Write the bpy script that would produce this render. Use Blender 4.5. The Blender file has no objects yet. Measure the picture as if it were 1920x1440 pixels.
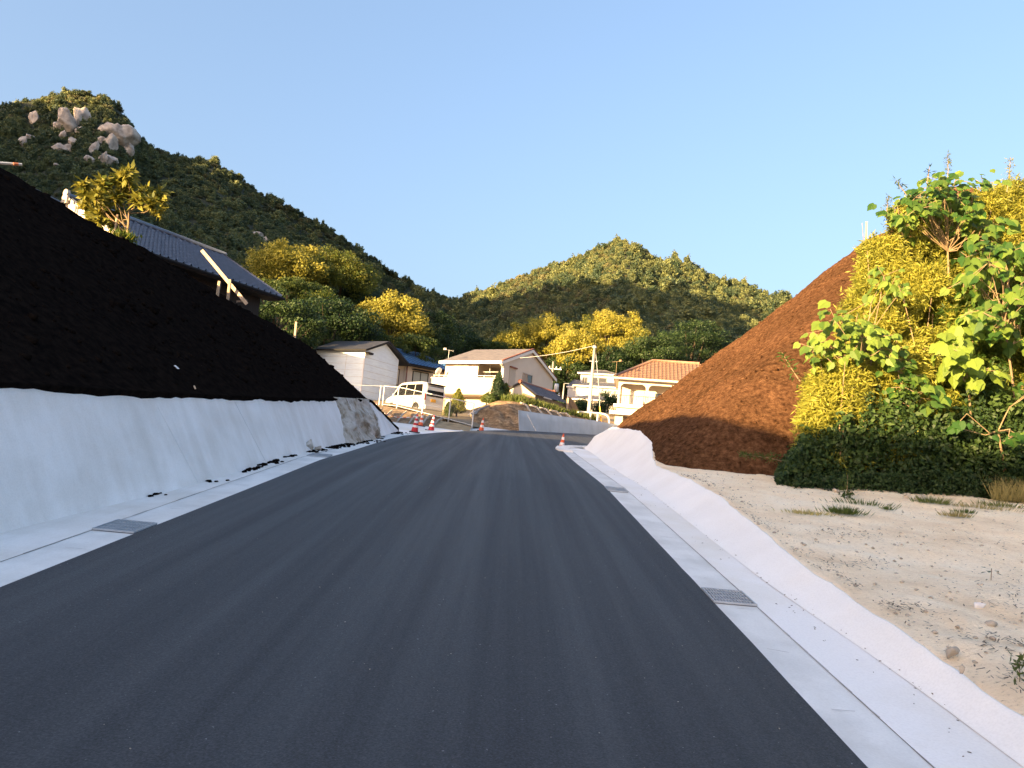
import bpy, math, random
import numpy as np
from mathutils import Matrix, Vector

sc = bpy.context.scene
rad = math.radians
# ---------------------------------------------------------------- camera, light, exposure
F, ROLL, PITCH, CAMH = 1443.0, rad(5.2), rad(7.0), 1.7
cr, sr, cp, sp = math.cos(ROLL), math.sin(ROLL), math.cos(PITCH), math.sin(PITCH)
CAM = np.array([0, 0, CAMH]); FW = np.array([0, cp, sp]); UPW = np.array([0, -sp, cp]); RT = np.array([1., 0, 0])
CR = cr * RT + sr * UPW; CU = -sr * RT + cr * UPW
cd = bpy.data.cameras.new('camera'); cam = bpy.data.objects.new('camera', cd); sc.collection.objects.link(cam)
cd.sensor_width = 36; cd.lens = 36 * F / 1920; cd.clip_end = 8000; cd.clip_start = 0.05
cam.matrix_world = Matrix((( *[CR[0], CU[0], -FW[0]], CAM[0]), (CR[1], CU[1], -FW[1], CAM[1]), (CR[2], CU[2], -FW[2], CAM[2]), (0, 0, 0, 1)))
sc.camera = cam
SUN_AZ, SUN_EL = rad(225), rad(8.5)          # azimuth clockwise from +Y
SUN_S, SKY_S, EXPO = 3.6, 0.11, 2.72
w = bpy.data.worlds.new('World'); sc.world = w; w.use_nodes = True
nt = w.node_tree; sky = nt.nodes.new('ShaderNodeTexSky'); sky.sky_type = 'NISHITA'; sky.sun_disc = False
sky.sun_elevation = SUN_EL; sky.sun_rotation = SUN_AZ; sky.air_density = 1.0; sky.dust_density = 7.0; sky.ozone_density = 3.0
bg = nt.nodes['Background']; wb = nt.nodes.new('ShaderNodeMixRGB'); wb.blend_type = 'MULTIPLY'; wb.inputs[0].default_value = 1; wb.inputs[2].default_value = (1.31, 1.05, .93, 1)   # the camera's white balance for open shade
nt.links.new(sky.outputs[0], wb.inputs[1]); hz = nt.nodes.new('ShaderNodeMixRGB'); hz.inputs[0].default_value = .3; hz.inputs[2].default_value = (.52, .80, 1.16, 1)   # thin even veil over the clear-sky model
nt.links.new(wb.outputs[0], hz.inputs[1]); nt.links.new(hz.outputs[0], bg.inputs[0]); bg.inputs[1].default_value = SKY_S
sl = bpy.data.lights.new('sun', 'SUN'); so = bpy.data.objects.new('sun', sl); sc.collection.objects.link(so)
sl.energy = SUN_S; sl.angle = rad(0.5); sl.color = (1.0, 0.68, 0.32)
TOSUN = Vector((math.sin(SUN_AZ) * math.cos(SUN_EL), math.cos(SUN_AZ) * math.cos(SUN_EL), math.sin(SUN_EL)))
so.rotation_euler = TOSUN.to_track_quat('Z', 'Y').to_euler()
vs = sc.view_settings; vs.view_transform = 'Standard'; vs.look = 'None'; vs.exposure = EXPO; vs.gamma = 1.0
sc.cycles.max_bounces = 6; sc.cycles.transparent_max_bounces = 4
rng = np.random.default_rng(7)

# ---------------------------------------------------------------- frames and helpers
def P(px, py, d): return CAM + d * (FW + (px - 960) / F * CR + (720 - py) / F * CU)
def CF(px, py):
    u, v = (px - 960) / F, (720 - py) / F
    return u * cr - v * sr, u * sr + v * cr
def W(x, y, z):                                # road frame (sloping road plane) -> world
    x, y, z = np.asarray(x, float), np.asarray(y, float), np.asarray(z, float)
    return np.stack([x + 0 * y, y * cp - (z - CAMH) * sp + 0 * x, CAMH + y * sp + (z - CAMH) * cp + 0 * x], -1)
RM = Matrix(((1, 0, 0, 0), (0, cp, -sp, CAMH * sp), (0, sp, cp, CAMH - CAMH * cp), (0, 0, 0, 1)))
def toroad(p): q = np.asarray(p) - CAM; return np.array([q @ RT, q @ FW, CAMH + q @ UPW])
def zg(y): return -0.0275 * np.maximum(0, np.asarray(y, float) - 14)
def solve(px, py, f):                          # where the ray through a pixel meets height f(x,y) of the road frame
    X, Z = CF(px, py); ds = np.linspace(1.5, 70, 7000); g = CAMH + Z * ds - f(X * ds, ds)
    i = np.where(g[1:] * g[:-1] <= 0)[0]; d = ds[i[0]] if len(i) else 30
    return np.array([X * d, d, CAMH + Z * d])
def G(px, py): return solve(px, py, lambda x, y: zg(y))
def unit(v): return v / np.maximum(np.linalg.norm(v, axis=-1, keepdims=True), 1e-9)
def rdir(n, r=rng): return unit(r.normal(size=(n, 3)))
def ss(a, b, x): t = np.clip((x - a) / (b - a), 0, 1); return t * t * (3 - 2 * t)
def _h(ix, iy, s): n = (ix * 374761393 + iy * 668265263 + s * 974711) & 0x7fffffff; n = ((n ^ (n >> 13)) * 1274126177) & 0x7fffffff; return ((n ^ (n >> 16)) & 0xffff) / 65535.0
def vnoise(x, y, s=0):
    x = np.asarray(x, float); y = np.asarray(y, float); ix = np.floor(x).astype(np.int64); iy = np.floor(y).astype(np.int64)
    fx, fy = x - ix, y - iy; fx = fx * fx * (3 - 2 * fx); fy = fy * fy * (3 - 2 * fy)
    a, b, c, d = _h(ix, iy, s), _h(ix + 1, iy, s), _h(ix, iy + 1, s), _h(ix + 1, iy + 1, s)
    return (a * (1 - fx) + b * fx) * (1 - fy) + (c * (1 - fx) + d * fx) * fy
def fbm(x, y, s=0, o=4): return sum(vnoise(np.asarray(x) * 2**k, np.asarray(y) * 2**k, s + k) * .5**k for k in range(o)) / (2 - .5**(o - 1)) * 2 - 1
def smin(a, b, k): h = np.clip(.5 + .5 * (b - a) / k, 0, 1); return b * (1 - h) + a * h - k * h * (1 - h)

def link(o, parent=None):
    sc.collection.objects.link(o)
    if parent is not None: o.parent = parent
    return o
def mesh_np(name, V, Fc, m, parent=None, smooth=False):
    V = np.asarray(V, np.float32).reshape(-1, 3); Fc = np.asarray(Fc, np.int32); k = Fc.shape[1]; me = bpy.data.meshes.new(name)
    me.vertices.add(len(V)); me.vertices.foreach_set('co', V.ravel()); me.loops.add(Fc.size); me.loops.foreach_set('vertex_index', Fc.ravel())
    me.polygons.add(len(Fc)); me.polygons.foreach_set('loop_start', np.arange(len(Fc), dtype=np.int32) * k)
    if smooth: me.polygons.foreach_set('use_smooth', np.ones(len(Fc), bool))
    me.update(calc_edges=True); me.validate(); me.materials.append(m)
    return link(bpy.data.objects.new(name, me), parent)
def grid(name, V, m, parent=None, smooth=True, flip=False):   # V (a,b,3)
    a, b = V.shape[:2]; i = np.arange(a * b).reshape(a, b)
    q = np.stack([i[:-1, :-1], i[1:, :-1], i[1:, 1:], i[:-1, 1:]], -1).reshape(-1, 4)
    return mesh_np(name, V, q[:, ::-1] if flip else q, m, parent, smooth)
class MB:
    def __init__(s): s.v = []; s.f = []; s.mi = []; s.k = 0
    def add(s, V, Fs): n = len(s.v); s.v += [tuple(map(float, p)) for p in V]; s.f += [tuple(n + i for i in f) for f in Fs]; s.mi += [s.k] * len(Fs); return s
    def box(s, c, d, rz=0, M=None):
        x, y, z = d[0] / 2, d[1] / 2, d[2] / 2
        V = [(-x, -y, -z), (x, -y, -z), (x, y, -z), (-x, y, -z), (-x, -y, z), (x, -y, z), (x, y, z), (-x, y, z)]
        R = M if M is not None else Matrix.Rotation(rz, 3, 'Z')
        return s.add([R @ Vector(p) + Vector(c) for p in V], [(0, 3, 2, 1), (4, 5, 6, 7), (0, 1, 5, 4), (1, 2, 6, 5), (2, 3, 7, 6), (3, 0, 4, 7)])
    def bx(s, x0, x1, y0, y1, z0, z1): return s.box(((x0 + x1) / 2, (y0 + y1) / 2, (z0 + z1) / 2), (x1 - x0, y1 - y0, z1 - z0))
    def prism(s, poly, h):                      # polygon (3-D points) extruded by vector h
        n = len(poly); A = [Vector(p) for p in poly]; h = Vector(h)
        return s.add(A + [p + h for p in A], [tuple(range(n))[::-1], tuple(range(n, 2 * n))] + [(i, (i + 1) % n, n + (i + 1) % n, n + i) for i in range(n)])
    def quad(s, *p): return s.add(p, [tuple(range(len(p)))])
    def tube(s, path, r, n=6, cap=True):
        path = [Vector(p) for p in path]; r = r if hasattr(r, '__len__') else [r] * len(path); V = []
        for i, p in enumerate(path):
            t = (path[min(i + 1, len(path) - 1)] - path[max(i - 1, 0)]).normalized()
            a = t.cross(Vector((0, 0, 1)) if abs(t.z) < .9 else Vector((1, 0, 0))).normalized(); b = t.cross(a)
            V += [p + (a * math.cos(q) + b * math.sin(q)) * r[i] for q in [2 * math.pi * j / n for j in range(n)]]
        Fs = [(i * n + j, i * n + (j + 1) % n, (i + 1) * n + (j + 1) % n, (i + 1) * n + j) for i in range(len(path) - 1) for j in range(n)]
        if cap: Fs += [tuple(range(n)), tuple(range((len(path) - 1) * n, len(path) * n))[::-1]]
        return s.add(V, Fs)
    def lathe(s, prof, n=16):                   # (r,z)
        V = [(r * math.cos(2 * math.pi * j / n), r * math.sin(2 * math.pi * j / n), z) for r, z in prof for j in range(n)]
        return s.add(V, [(i * n + j, i * n + (j + 1) % n, (i + 1) * n + (j + 1) % n, (i + 1) * n + j) for i in range(len(prof) - 1) for j in range(n)])
    def build(s, name, m, parent=None, smooth=False, bevel=0):
        me = bpy.data.meshes.new(name); me.from_pydata(s.v, [], s.f); me.update()
        for q in (m if isinstance(m, list) else [m]): me.materials.append(q)
        me.polygons.foreach_set('material_index', s.mi)
        if smooth: me.polygons.foreach_set('use_smooth', [True] * len(s.f))
        o = link(bpy.data.objects.new(name, me), parent)
        if bevel: b = o.modifiers.new('bevel', 'BEVEL'); b.width = bevel; b.segments = 2; b.limit_method = 'ANGLE'
        return o
def tag(o, label=None, cat=None, group=None, kind=None):
    if label: o['label'] = label
    if cat: o['category'] = cat
    if group: o['group'] = group
    if kind: o['kind'] = kind
    return o
def thing(name, label, cat, loc=(0, 0, 0), rz=0, group=None, rot=None):
    o = bpy.data.objects.new(name, None); link(o); o.location = Vector([float(t) for t in loc])
    o.rotation_euler = rot if rot is not None else (0, 0, rz); o.empty_display_size = .2
    return tag(o, label, cat, group)
def copy_tree(o, parent=None):
    c = o.copy(); link(c, parent)
    for ch in o.children: copy_tree(ch, c)
    return c

# ---------------------------------------------------------------- materials
def nodes(name):
    m = bpy.data.materials.new(name); m.use_nodes = True; t = m.node_tree; return m, t, t.nodes['Principled BSDF']
def N(t, typ, **kw):
    n = t.nodes.new(typ)
    for k, v in kw.items():
        if k in n.inputs.keys(): n.inputs[k].default_value = v
        else: setattr(n, k, v)
    return n
def c4(c): return (*c, 1)
def ramp(t, fac, stops):
    r = t.nodes.new('ShaderNodeValToRGB'); e = r.color_ramp.elements
    while len(e) < len(stops): e.new(.5)
    for q, (p, c) in zip(e, stops): q.position = p; q.color = c4(c) if len(c) == 3 else c
    t.links.new(fac, r.inputs[0]); return r.outputs[0]
def noise(t, scale, detail=4, rough=.55, stretch=None, co='Object', rot=(0, 0, 0)):
    tc = N(t, 'ShaderNodeTexCoord'); v = tc.outputs[co]
    if stretch or any(rot):
        mp = N(t, 'ShaderNodeMapping'); mp.inputs['Scale'].default_value = stretch or (1, 1, 1); mp.inputs['Rotation'].default_value = rot; t.links.new(v, mp.inputs[0]); v = mp.outputs[0]
    n = N(t, 'ShaderNodeTexNoise', Scale=scale, Detail=detail, Roughness=rough); t.links.new(v, n.inputs['Vector']); return n.outputs[0]
def mix(t, fac, a, b, mode='MIX'):
    m = t.nodes.new('ShaderNodeMixRGB'); m.blend_type = mode
    for i, v in ((0, fac), (1, a), (2, b)):
        if hasattr(v, 'is_linked') or hasattr(v, 'links'): t.links.new(v, m.inputs[i])
        else: m.inputs[i].default_value = v if i == 0 else c4(v)
    return m.outputs[0]
def bump(t, b, h, strength=.3, dist=.02):
    n = N(t, 'ShaderNodeBump', Strength=strength, Distance=dist); t.links.new(h, n.inputs['Height']); t.links.new(n.outputs[0], b.inputs['Normal'])
def pm(name, a, b=None, scale=3, rough=.7, bmp=0, bscale=None, metal=0, stretch=None, spec=.5, lo=.35, hi=.65, detail=5):
    m, t, B = nodes(name); B.inputs['Roughness'].default_value = rough; B.inputs['Metallic'].default_value = metal; B.inputs['Specular IOR Level'].default_value = spec
    if b is None: b = tuple(x * .82 for x in a)
    t.links.new(ramp(t, noise(t, scale, detail, stretch=stretch), [(lo, a), (hi, b)]), B.inputs['Base Color'])
    if bmp: bump(t, B, noise(t, bscale or scale * 6, 4), bmp, .02)
    return m
def fol(name, a, b, tr=.35, trc=None, nscale=.6, rough=.55):
    m, t, B = nodes(name); B.inputs['Roughness'].default_value = rough; B.inputs['Specular IOR Level'].default_value = .3
    g = N(t, 'ShaderNodeNewGeometry'); n = noise(t, nscale, 3)
    mt = N(t, 'ShaderNodeMath', operation='MULTIPLY_ADD'); t.links.new(g.outputs['Random Per Island'], mt.inputs[0]); mt.inputs[1].default_value = .6; mt.inputs[2].default_value = -.3
    ad = N(t, 'ShaderNodeMath', operation='ADD'); t.links.new(n, ad.inputs[0]); t.links.new(mt.outputs[0], ad.inputs[1])
    oi = N(t, 'ShaderNodeObjectInfo'); m2 = N(t, 'ShaderNodeMath', operation='MULTIPLY_ADD'); t.links.new(oi.outputs['Random'], m2.inputs[0]); m2.inputs[1].default_value = .8
    ad2 = N(t, 'ShaderNodeMath', operation='ADD'); t.links.new(ad.outputs[0], m2.inputs[2]); t.links.new(m2.outputs[0], ad2.inputs[0]); ad2.inputs[1].default_value = -.40
    col = ramp(t, ad2.outputs[0], [(.2, a), (.8, b)]); t.links.new(col, B.inputs['Base Color'])
    T = N(t, 'ShaderNodeBsdfTranslucent'); t.links.new(mix(t, .5, col, trc or tuple(min(1, x * 1.6) for x in b)), T.inputs[0])
    M = N(t, 'ShaderNodeMixShader'); M.inputs[0].default_value = tr; t.links.new(B.outputs[0], M.inputs[1]); t.links.new(T.outputs[0], M.inputs[2])
    t.links.new(M.outputs[0], t.nodes['Material Output'].inputs[0]); return m
M = {}
def asphalt():
    m, t, B = nodes('asphalt'); B.inputs['Specular IOR Level'].default_value = .35
    st = ramp(t, noise(t, 2.6, 5, .6, stretch=(1, .018, .018)), [(.36, (.036, .0385, .044)), (.64, (.047, .049, .054))])
    bl = ramp(t, noise(t, .5, 4, stretch=(1, .3, .3)), [(.3, (.86, .86, .88)), (.7, (1.1, 1.09, 1.08))])
    fine = ramp(t, noise(t, 75, 3, .7), [(.3, (.5, .5, .5)), (.52, (1, 1, 1)), (.72, (1.75, 1.75, 1.75))])
    sp_ = ramp(t, noise(t, 45, 1), [(.765, (0, 0, 0)), (.80, (.16, .16, .16))])
    c = mix(t, 1, mix(t, 1, st, bl, 'MULTIPLY'), fine, 'MULTIPLY'); t.links.new(mix(t, 1, c, sp_, 'ADD'), B.inputs['Base Color'])
    t.links.new(ramp(t, noise(t, 2.6, 5, .6, stretch=(1, .018, .018)), [(.35, (.72,) * 3), (.65, (.58,) * 3)]), B.inputs['Roughness'])
    bump(t, B, noise(t, 130, 3), .5, .006); return m
M['asphalt'] = asphalt()
def concrete(name, base, stain, streak=None, sc_=1.2, bs=.15):
    m, t, B = nodes(name); B.inputs['Roughness'].default_value = .85; B.inputs['Specular IOR Level'].default_value = .25
    a = ramp(t, noise(t, sc_, 6), [(.36, stain), (.6, base)])
    if streak: a = mix(t, 1, a, ramp(t, noise(t, 2.2, 4, stretch=streak), [(.3, (.91, .90, .885)), (.6, (1, 1, 1))]), 'MULTIPLY')
    a = mix(t, 1, a, ramp(t, noise(t, 60, 3), [(.3, (.93, .93, .93)), (.6, (1, 1, 1))]), 'MULTIPLY')
    t.links.new(a, B.inputs['Base Color']); bump(t, B, noise(t, 25, 5), bs, .02); return m
M['shotcrete'] = concrete('sprayed concrete', (.93, .92, .91), (.82, .80, .77), (.25, 1.6, .25))
M['shotcrete_r'] = concrete('pale sprayed concrete', (.90, .91, .905), (.86, .865, .855), None)
M['lid'] = concrete('gutter concrete', (.80, .81, .80), (.68, .69, .68), (1.5, .4, 1), 2.0, .08)
M['apron'] = concrete('apron concrete', (.86, .845, .82), (.76, .735, .69), (2.5, .3, 1), 1.5, .1)
M['aprr'] = concrete('clean apron concrete', (.90, .89, .875), (.80, .765, .69), None, .55, .08)
M['greyconc'] = concrete('blue grey concrete', (.50, .53, .55), (.43, .46, .48), (2, .4, .2), 1, .1)
M['joint'] = pm('joint dirt', (.38, .38, .38), (.62, .62, .61), 6, .9)
M['soil_shade'] = pm('soil mat with painted shade', (.005, .0042, .004), (.012, .009, .0075), 9, 1, .6, 40, spec=0)  # same soil as the brown mound, its deep shade put into the colour
def soil():
    m, t, B = nodes('brown fibre soil'); B.inputs['Roughness'].default_value = 1; B.inputs['Specular IOR Level'].default_value = 0
    a = ramp(t, noise(t, 9, 8, .7), [(.32, (.038, .019, .011)), (.5, (.110, .057, .030)), (.68, (.205, .112, .060))])
    t.links.new(mix(t, 1, a, ramp(t, noise(t, .6, 3), [(.3, (.75, .75, .75)), (.7, (1.15, 1.1, 1.1))]), 'MULTIPLY'), B.inputs['Base Color'])
    bump(t, B, noise(t, 22, 8, .75), 1.0, .06); return m
M['soil'] = soil()
def gravel():
    m, t, B = nodes('beige gravel'); B.inputs['Roughness'].default_value = .95; B.inputs['Specular IOR Level'].default_value = .1
    a = ramp(t, noise(t, 1.1, 7, .65), [(.32, (.84, .68, .48)), (.5, (.95, .82, .62)), (.66, (.96, .87, .70))])
    f = ramp(t, noise(t, 38, 6, .7, stretch=(.6, 1.3, 1)), [(.31, (.22, .18, .15)), (.40, (.95, .94, .92)), (.7, (1.06, 1.05, 1.04))])
    t.links.new(mix(t, 1, a, f, 'MULTIPLY'), B.inputs['Base Color']); bump(t, B, noise(t, 30, 7, .7), .8, .03); return m
M['gravel'] = gravel()
M['earth'] = pm('earth', (.16, .12, .07), (.24, .19, .12), .8, .95, .6, 12)
M['sand'] = pm('sandy soil', (.40, .30, .17), (.26, .19, .10), 2.5, .95, .7, 14)
def strawbank(name, rot):
    m, t, B = nodes(name); B.inputs['Roughness'].default_value = 1
    a = ramp(t, noise(t, 5, 6, .7), [(.3, (.09, .055, .03)), (.5, (.22, .15, .085)), (.7, (.40, .31, .20))])
    s = ramp(t, noise(t, 1.6, 3, stretch=(1, .25, 5), rot=rot), [(.42, (.75, .72, .68)), (.58, (1.25, 1.22, 1.18))])
    t.links.new(mix(t, 1, a, s, 'MULTIPLY'), B.inputs['Base Color']); bump(t, B, noise(t, 14, 6, .7), .9, .05); return m
M['straw'] = strawbank('straw mat slope', (0, 0, 0))
M['hill'] = pm('forest floor', (.020, .026, .012), (.035, .04, .02), .05, 1)
M['rock'] = pm('granite', (.72, .61, .50), (.26, .215, .18), .35, .9, .6, .8, lo=.3, hi=.7)
M['stone'] = pm('pale stone', (.50, .44, .36), (.36, .31, .25), 6, .9, .5, 30)
def rockface():
    m, t, B = nodes('weathered rock'); B.inputs['Roughness'].default_value = .95
    a = ramp(t, noise(t, 2.6, 7, .65, stretch=(1, 1, .7)), [(.34, (.24, .17, .10)), (.46, (.50, .45, .37)), (.62, (.66, .63, .58))])
    t.links.new(mix(t, 1, a, ramp(t, noise(t, 9, 5), [(.3, (.6, .55, .5)), (.5, (1, 1, 1))]), 'MULTIPLY'), B.inputs['Base Color']); bump(t, B, noise(t, 10, 6, .7), .8, .06); return m
M['rockface'] = rockface()
M['galv'] = pm('galvanised steel', (.50, .54, .58), (.40, .44, .48), 12, .5, 0, metal=.3)
M['pit'] = pm('grate pit', (.10, .115, .135), (.07, .08, .095), 8, .9)
M['dark'] = pm('dark void', (.012, .012, .014), None, 3, .9)
M['white_metal'] = pm('white painted steel', (.72, .72, .72), (.62, .62, .62), 4, .45)
M['wire'] = pm('fence wire', (.30, .31, .32), None, 4, .5, metal=.4)
M['orange_cone'] = pm('orange plastic', (.75, .12, .035), (.66, .10, .03), 8, .5)
M['red_cone'] = pm('red plastic', (.62, .022, .035), (.52, .018, .03), 8, .5)
M['band'] = pm('white reflective band', (.82, .80, .80), (.72, .70, .70), 10, .4)
M['rubber'] = pm('black rubber', (.018, .018, .02), None, 8, .7)
M['wood'] = pm('raw timber', (.50, .40, .29), (.38, .29, .20), 14, .8, .2, stretch=(1, 1, .15))
M['greywood'] = pm('weathered board', (.22, .17, .13), (.12, .09, .07), 5, .9, .4, stretch=(6, 6, .35))
M['darkwood'] = pm('dark burnt boards', (.020, .017, .015), (.035, .03, .027), 6, .85, .3, stretch=(8, 8, .4))
M['bark'] = pm('bark', (.10, .075, .05), (.05, .038, .026), 8, .95, .6, stretch=(1, 1, .3))
M['twig'] = pm('pale stem', (.30, .22, .13), (.20, .14, .08), 8, .9)
M['cream'] = pm('cream stucco', (.63, .56, .475), (.59, .52, .44), 1.5, .9, .15, 60)
M['beige'] = pm('beige stucco', (.46, .42, .36), (.42, .38, .33), 1.2, .9, .2, 70)
M['white'] = pm('white plaster', (.74, .74, .75), (.66, .66, .68), 1.5, .85, .1, 40)
M['villa'] = pm('white plaster darkened for shade', (.46, .47, .50), (.40, .41, .44), 1.5, .85, .1, 40)  # white plaster of the village houses, shade put into the colour
M['trim'] = pm('white trim', (.78, .74, .68), (.72, .68, .62), 3, .6)
M['soffit'] = pm('soffit board', (.38, .33, .28), (.32, .28, .24), 3, .8)
M['redtrim'] = pm('red brown verge tile', (.24, .09, .06), (.16, .065, .045), 8, .7)
M['slate'] = pm('flat grey roof slate', (.30, .27, .27), (.22, .20, .205), 3, .75, .3, 18, stretch=(1, 1, 1))
M['kawara'] = pm('black glazed roof tile', (.055, .066, .095), (.085, .10, .14), 4, .28, spec=.9)
M['greytile'] = pm('grey roof tile', (.13, .13, .15), (.07, .07, .085), 5, .6, .3)
M['bluetile'] = pm('blue glazed roof tile', (.05, .14, .32), (.08, .19, .40), 4, .3, spec=.7)
M['orangetile'] = pm('terracotta roof tile', (.29, .17, .115), (.23, .13, .085), 4, .7, .2)
M['sheet'] = pm('dark sheet roof', (.030, .030, .034), (.045, .045, .05), 2, .55)
M['yellow'] = pm('yellow plastic sleeve', (.72, .36, .02), None, 6, .5)
M['polec'] = pm('concrete pole', (.50, .47, .43), (.42, .39, .36), 2, .85)
def siding():
    m, t, B = nodes('white painted boards'); B.inputs['Roughness'].default_value = .7
    t.links.new(mix(t, 1, ramp(t, noise(t, 1.2, 5), [(.3, (.66, .77, .90)), (.65, (.75, .87, .97))]), ramp(t, noise(t, 5, 4, stretch=(.4, .4, 4)), [(.3, (.9, .9, .9)), (.6, (1, 1, 1))]), 'MULTIPLY'), B.inputs['Base Color'])
    return m
M['siding'] = siding()
def glassm(name, c, r=.05):
    m, t, B = nodes(name); B.inputs['Base Color'].default_value = c4(c); B.inputs['Roughness'].default_value = r; B.inputs['Specular IOR Level'].default_value = .8
    bump(t, B, noise(t, 1.5, 2), .05, .02); return m
M['glass'] = glassm('dark window glass', (.03, .035, .04)); M['frost'] = glassm('frosted glass', (.30, .33, .31), .3); M['curtain'] = glassm('curtained glass', (.62, .58, .50), .25)
M['carglass'] = glassm('tinted car glass', (.008, .009, .011), .12); M['carglass'].node_tree.nodes['Principled BSDF'].inputs['Specular IOR Level'].default_value = .25; M['amber'] = glassm('glass with painted amber reflection', (.28, .16, .07), .2)  # amber pane: warm reflection painted into the glass colour
def paintm(name, c):
    m, t, B = nodes(name); B.inputs['Metallic'].default_value = .25; B.inputs['Roughness'].default_value = .35; B.inputs['Coat Weight'].default_value = .6
    t.links.new(ramp(t, noise(t, 3, 3), [(.3, c), (.7, tuple(x * .93 for x in c))]), B.inputs['Base Color']); return m
M['silver'] = paintm('silver car paint', (.60, .61, .62))
M['chrome'] = pm('alloy', (.55, .56, .58), None, 5, .3, metal=.9); M['tail'] = glassm('red tail lamp', (.45, .03, .02), .2); M['head'] = glassm('clear head lamp', (.6, .62, .64), .1)
M['orangeplastic'] = pm('faded orange plastic', (.45, .16, .08), None, 6, .6)
# foliage
M['f_hill'] = fol('mountain leaves', (.044, .076, .044), (.190, .210, .080), .2, nscale=.02)  # lifted grey-green leaf colour stands in for haze over the mountains
M['f_hill2'] = fol('brownish mountain leaves', (.060, .070, .034), (.175, .165, .070), .2, nscale=.02)
M['f_dark'] = fol('dark evergreen and shade-toned leaves', (.010, .028, .009), (.048, .082, .024), .25)  # for the shaded trees the shade is put into this leaf colour
M['f_mid'] = fol('mid green leaves', (.040, .070, .014), (.095, .125, .030), .35)
M['f_gold'] = fol('olive gold leaves', (.065, .092, .016), (.31, .285, .048), .35)
M['f_bamboo'] = fol('bamboo leaves', (.030, .075, .012), (.34, .335, .055), .40, nscale=1.2)
M['f_big'] = fol('broad green leaves', (.028, .085, .016), (.185, .265, .042), .38, nscale=1.0)
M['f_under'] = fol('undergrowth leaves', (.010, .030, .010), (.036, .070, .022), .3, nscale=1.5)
M['f_under2'] = fol('shoots darkened for shade', (.016, .042, .010), (.060, .105, .026), .3, nscale=1.5)  # darker copy of the leaf green, shade put into the colour
M['f_loquat'] = fol('loquat leaves', (.040, .070, .012), (.26, .24, .040), .3, nscale=3)
M['f_grass'] = fol('grass blades', (.07, .11, .02), (.16, .17, .05), .3, nscale=2)
M['f_dry'] = fol('dry stalks', (.22, .19, .08), (.42, .37, .15), .3, nscale=2)

# ---------------------------------------------------------------- leaves and trees
def leafquads(C, T, Nn, L, Wd, fold=.12):
    T = unit(T); B = unit(np.cross(T, Nn)); Nn = np.cross(B, T); L = np.asarray(L).reshape(-1, 1) * np.ones((len(C), 1)); Wd = np.asarray(Wd).reshape(-1, 1) * np.ones((len(C), 1))
    V = np.stack([C, C + T * L * .45 + B * Wd / 2 + Nn * fold * Wd, C + T * L, C + T * L * .45 - B * Wd / 2 + Nn * fold * Wd], 1)
    return V
def build_leaves(name, V, m, parent=None):
    n = V.shape[0]; k = V.shape[1]; return mesh_np(name, V.reshape(-1, 3), np.arange(n * k).reshape(n, k), m, parent)
def crown_pts(r, center, radii, nc, nl, size, cl=.34, up=.15, r0=.55):
    d = rdir(nc, r); lob = 1 + .30 * fbm(np.arctan2(d[:, 1], d[:, 0]) * 1.2 + nc, d[:, 2] * 2.2, nc * 7 + nl, 2)[:, None]; d[:, 2] = np.abs(d[:, 2] + up) * np.sign(d[:, 2] + up + .35); q = r.uniform(r0, 1.0, (nc, 1)) ** .7
    cc = d * q * lob * (1 - cl * .6); cs = r.uniform(.6, 1.15, nc) * cl
    dd = rdir(nc * nl, r); ci = np.repeat(np.arange(nc), nl); rr = r.uniform(.55, 1.0, (nc * nl, 1))
    p = (cc[ci] + dd * rr * cs[ci, None]) * np.asarray(radii) + np.asarray(center)
    nn = unit(dd + .7 * rdir(nc * nl, r)); tt = np.cross(nn, rdir(nc * nl, r))
    return leafquads(p, tt, nn, r.uniform(.6, 1.3, nc * nl) * size, r.uniform(.5, .9, nc * nl) * size), cc * np.asarray(radii) + np.asarray(center)
def tree(name, label, px, py, d, rx, rz, mat, size=.32, nc=46, nl=95, ground=None, cat='tree', group=None, seed=1, ry=None, cl=.34, label_kind=None):
    r = np.random.default_rng(seed); c = P(px, py, d); gz = ground if ground is not None else gheight(c[0], c[1])
    root = thing(name, label, cat, (c[0], c[1], gz), 0, group); h = c[2] - gz
    V, cc = crown_pts(r, (0, 0, h), (rx, ry or rx * .9, rz), nc, int(nl * 1.4), size * .82, cl=cl)
    build_leaves('crown', V, M[mat], root)
    mb = MB(); tr = max(.06, rx * .06); top = h + rz * .3
    mb.tube([(0, 0, -.3), (.1 * rx * r.normal(), 0, h * .4), (.12 * rx * r.normal(), .1, top)], [tr * 1.4, tr, tr * .4], 8)
    for k in r.choice(len(cc), min(9, len(cc)), replace=False):
        e = cc[k]; s0 = np.array([0, 0, max(.2, min(h * .55, e[2] * .6))]); mb.tube([s0, (s0 + e) / 2 + np.array([0, 0, .1 * rz]), e], [tr * .55, tr * .35, tr * .12], 5)
    mb.build('trunk', M['bark'], root, True); return root
def gheight(x, y):                              # world ground height far from the road works
    y = np.asarray(y, float); x = np.asarray(x, float)
    t = np.tan(PITCH); z = np.where(y < 14, y * t, 14 * t + (np.minimum(y, 46) - 14) * .0935)
    z = np.where(y < -30, -30 * t + (np.maximum(y, -120) + 30) * .02, z); z = z + np.maximum(0, np.minimum(y, 130) - 46) * .022
    return z
exec_order = []
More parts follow.
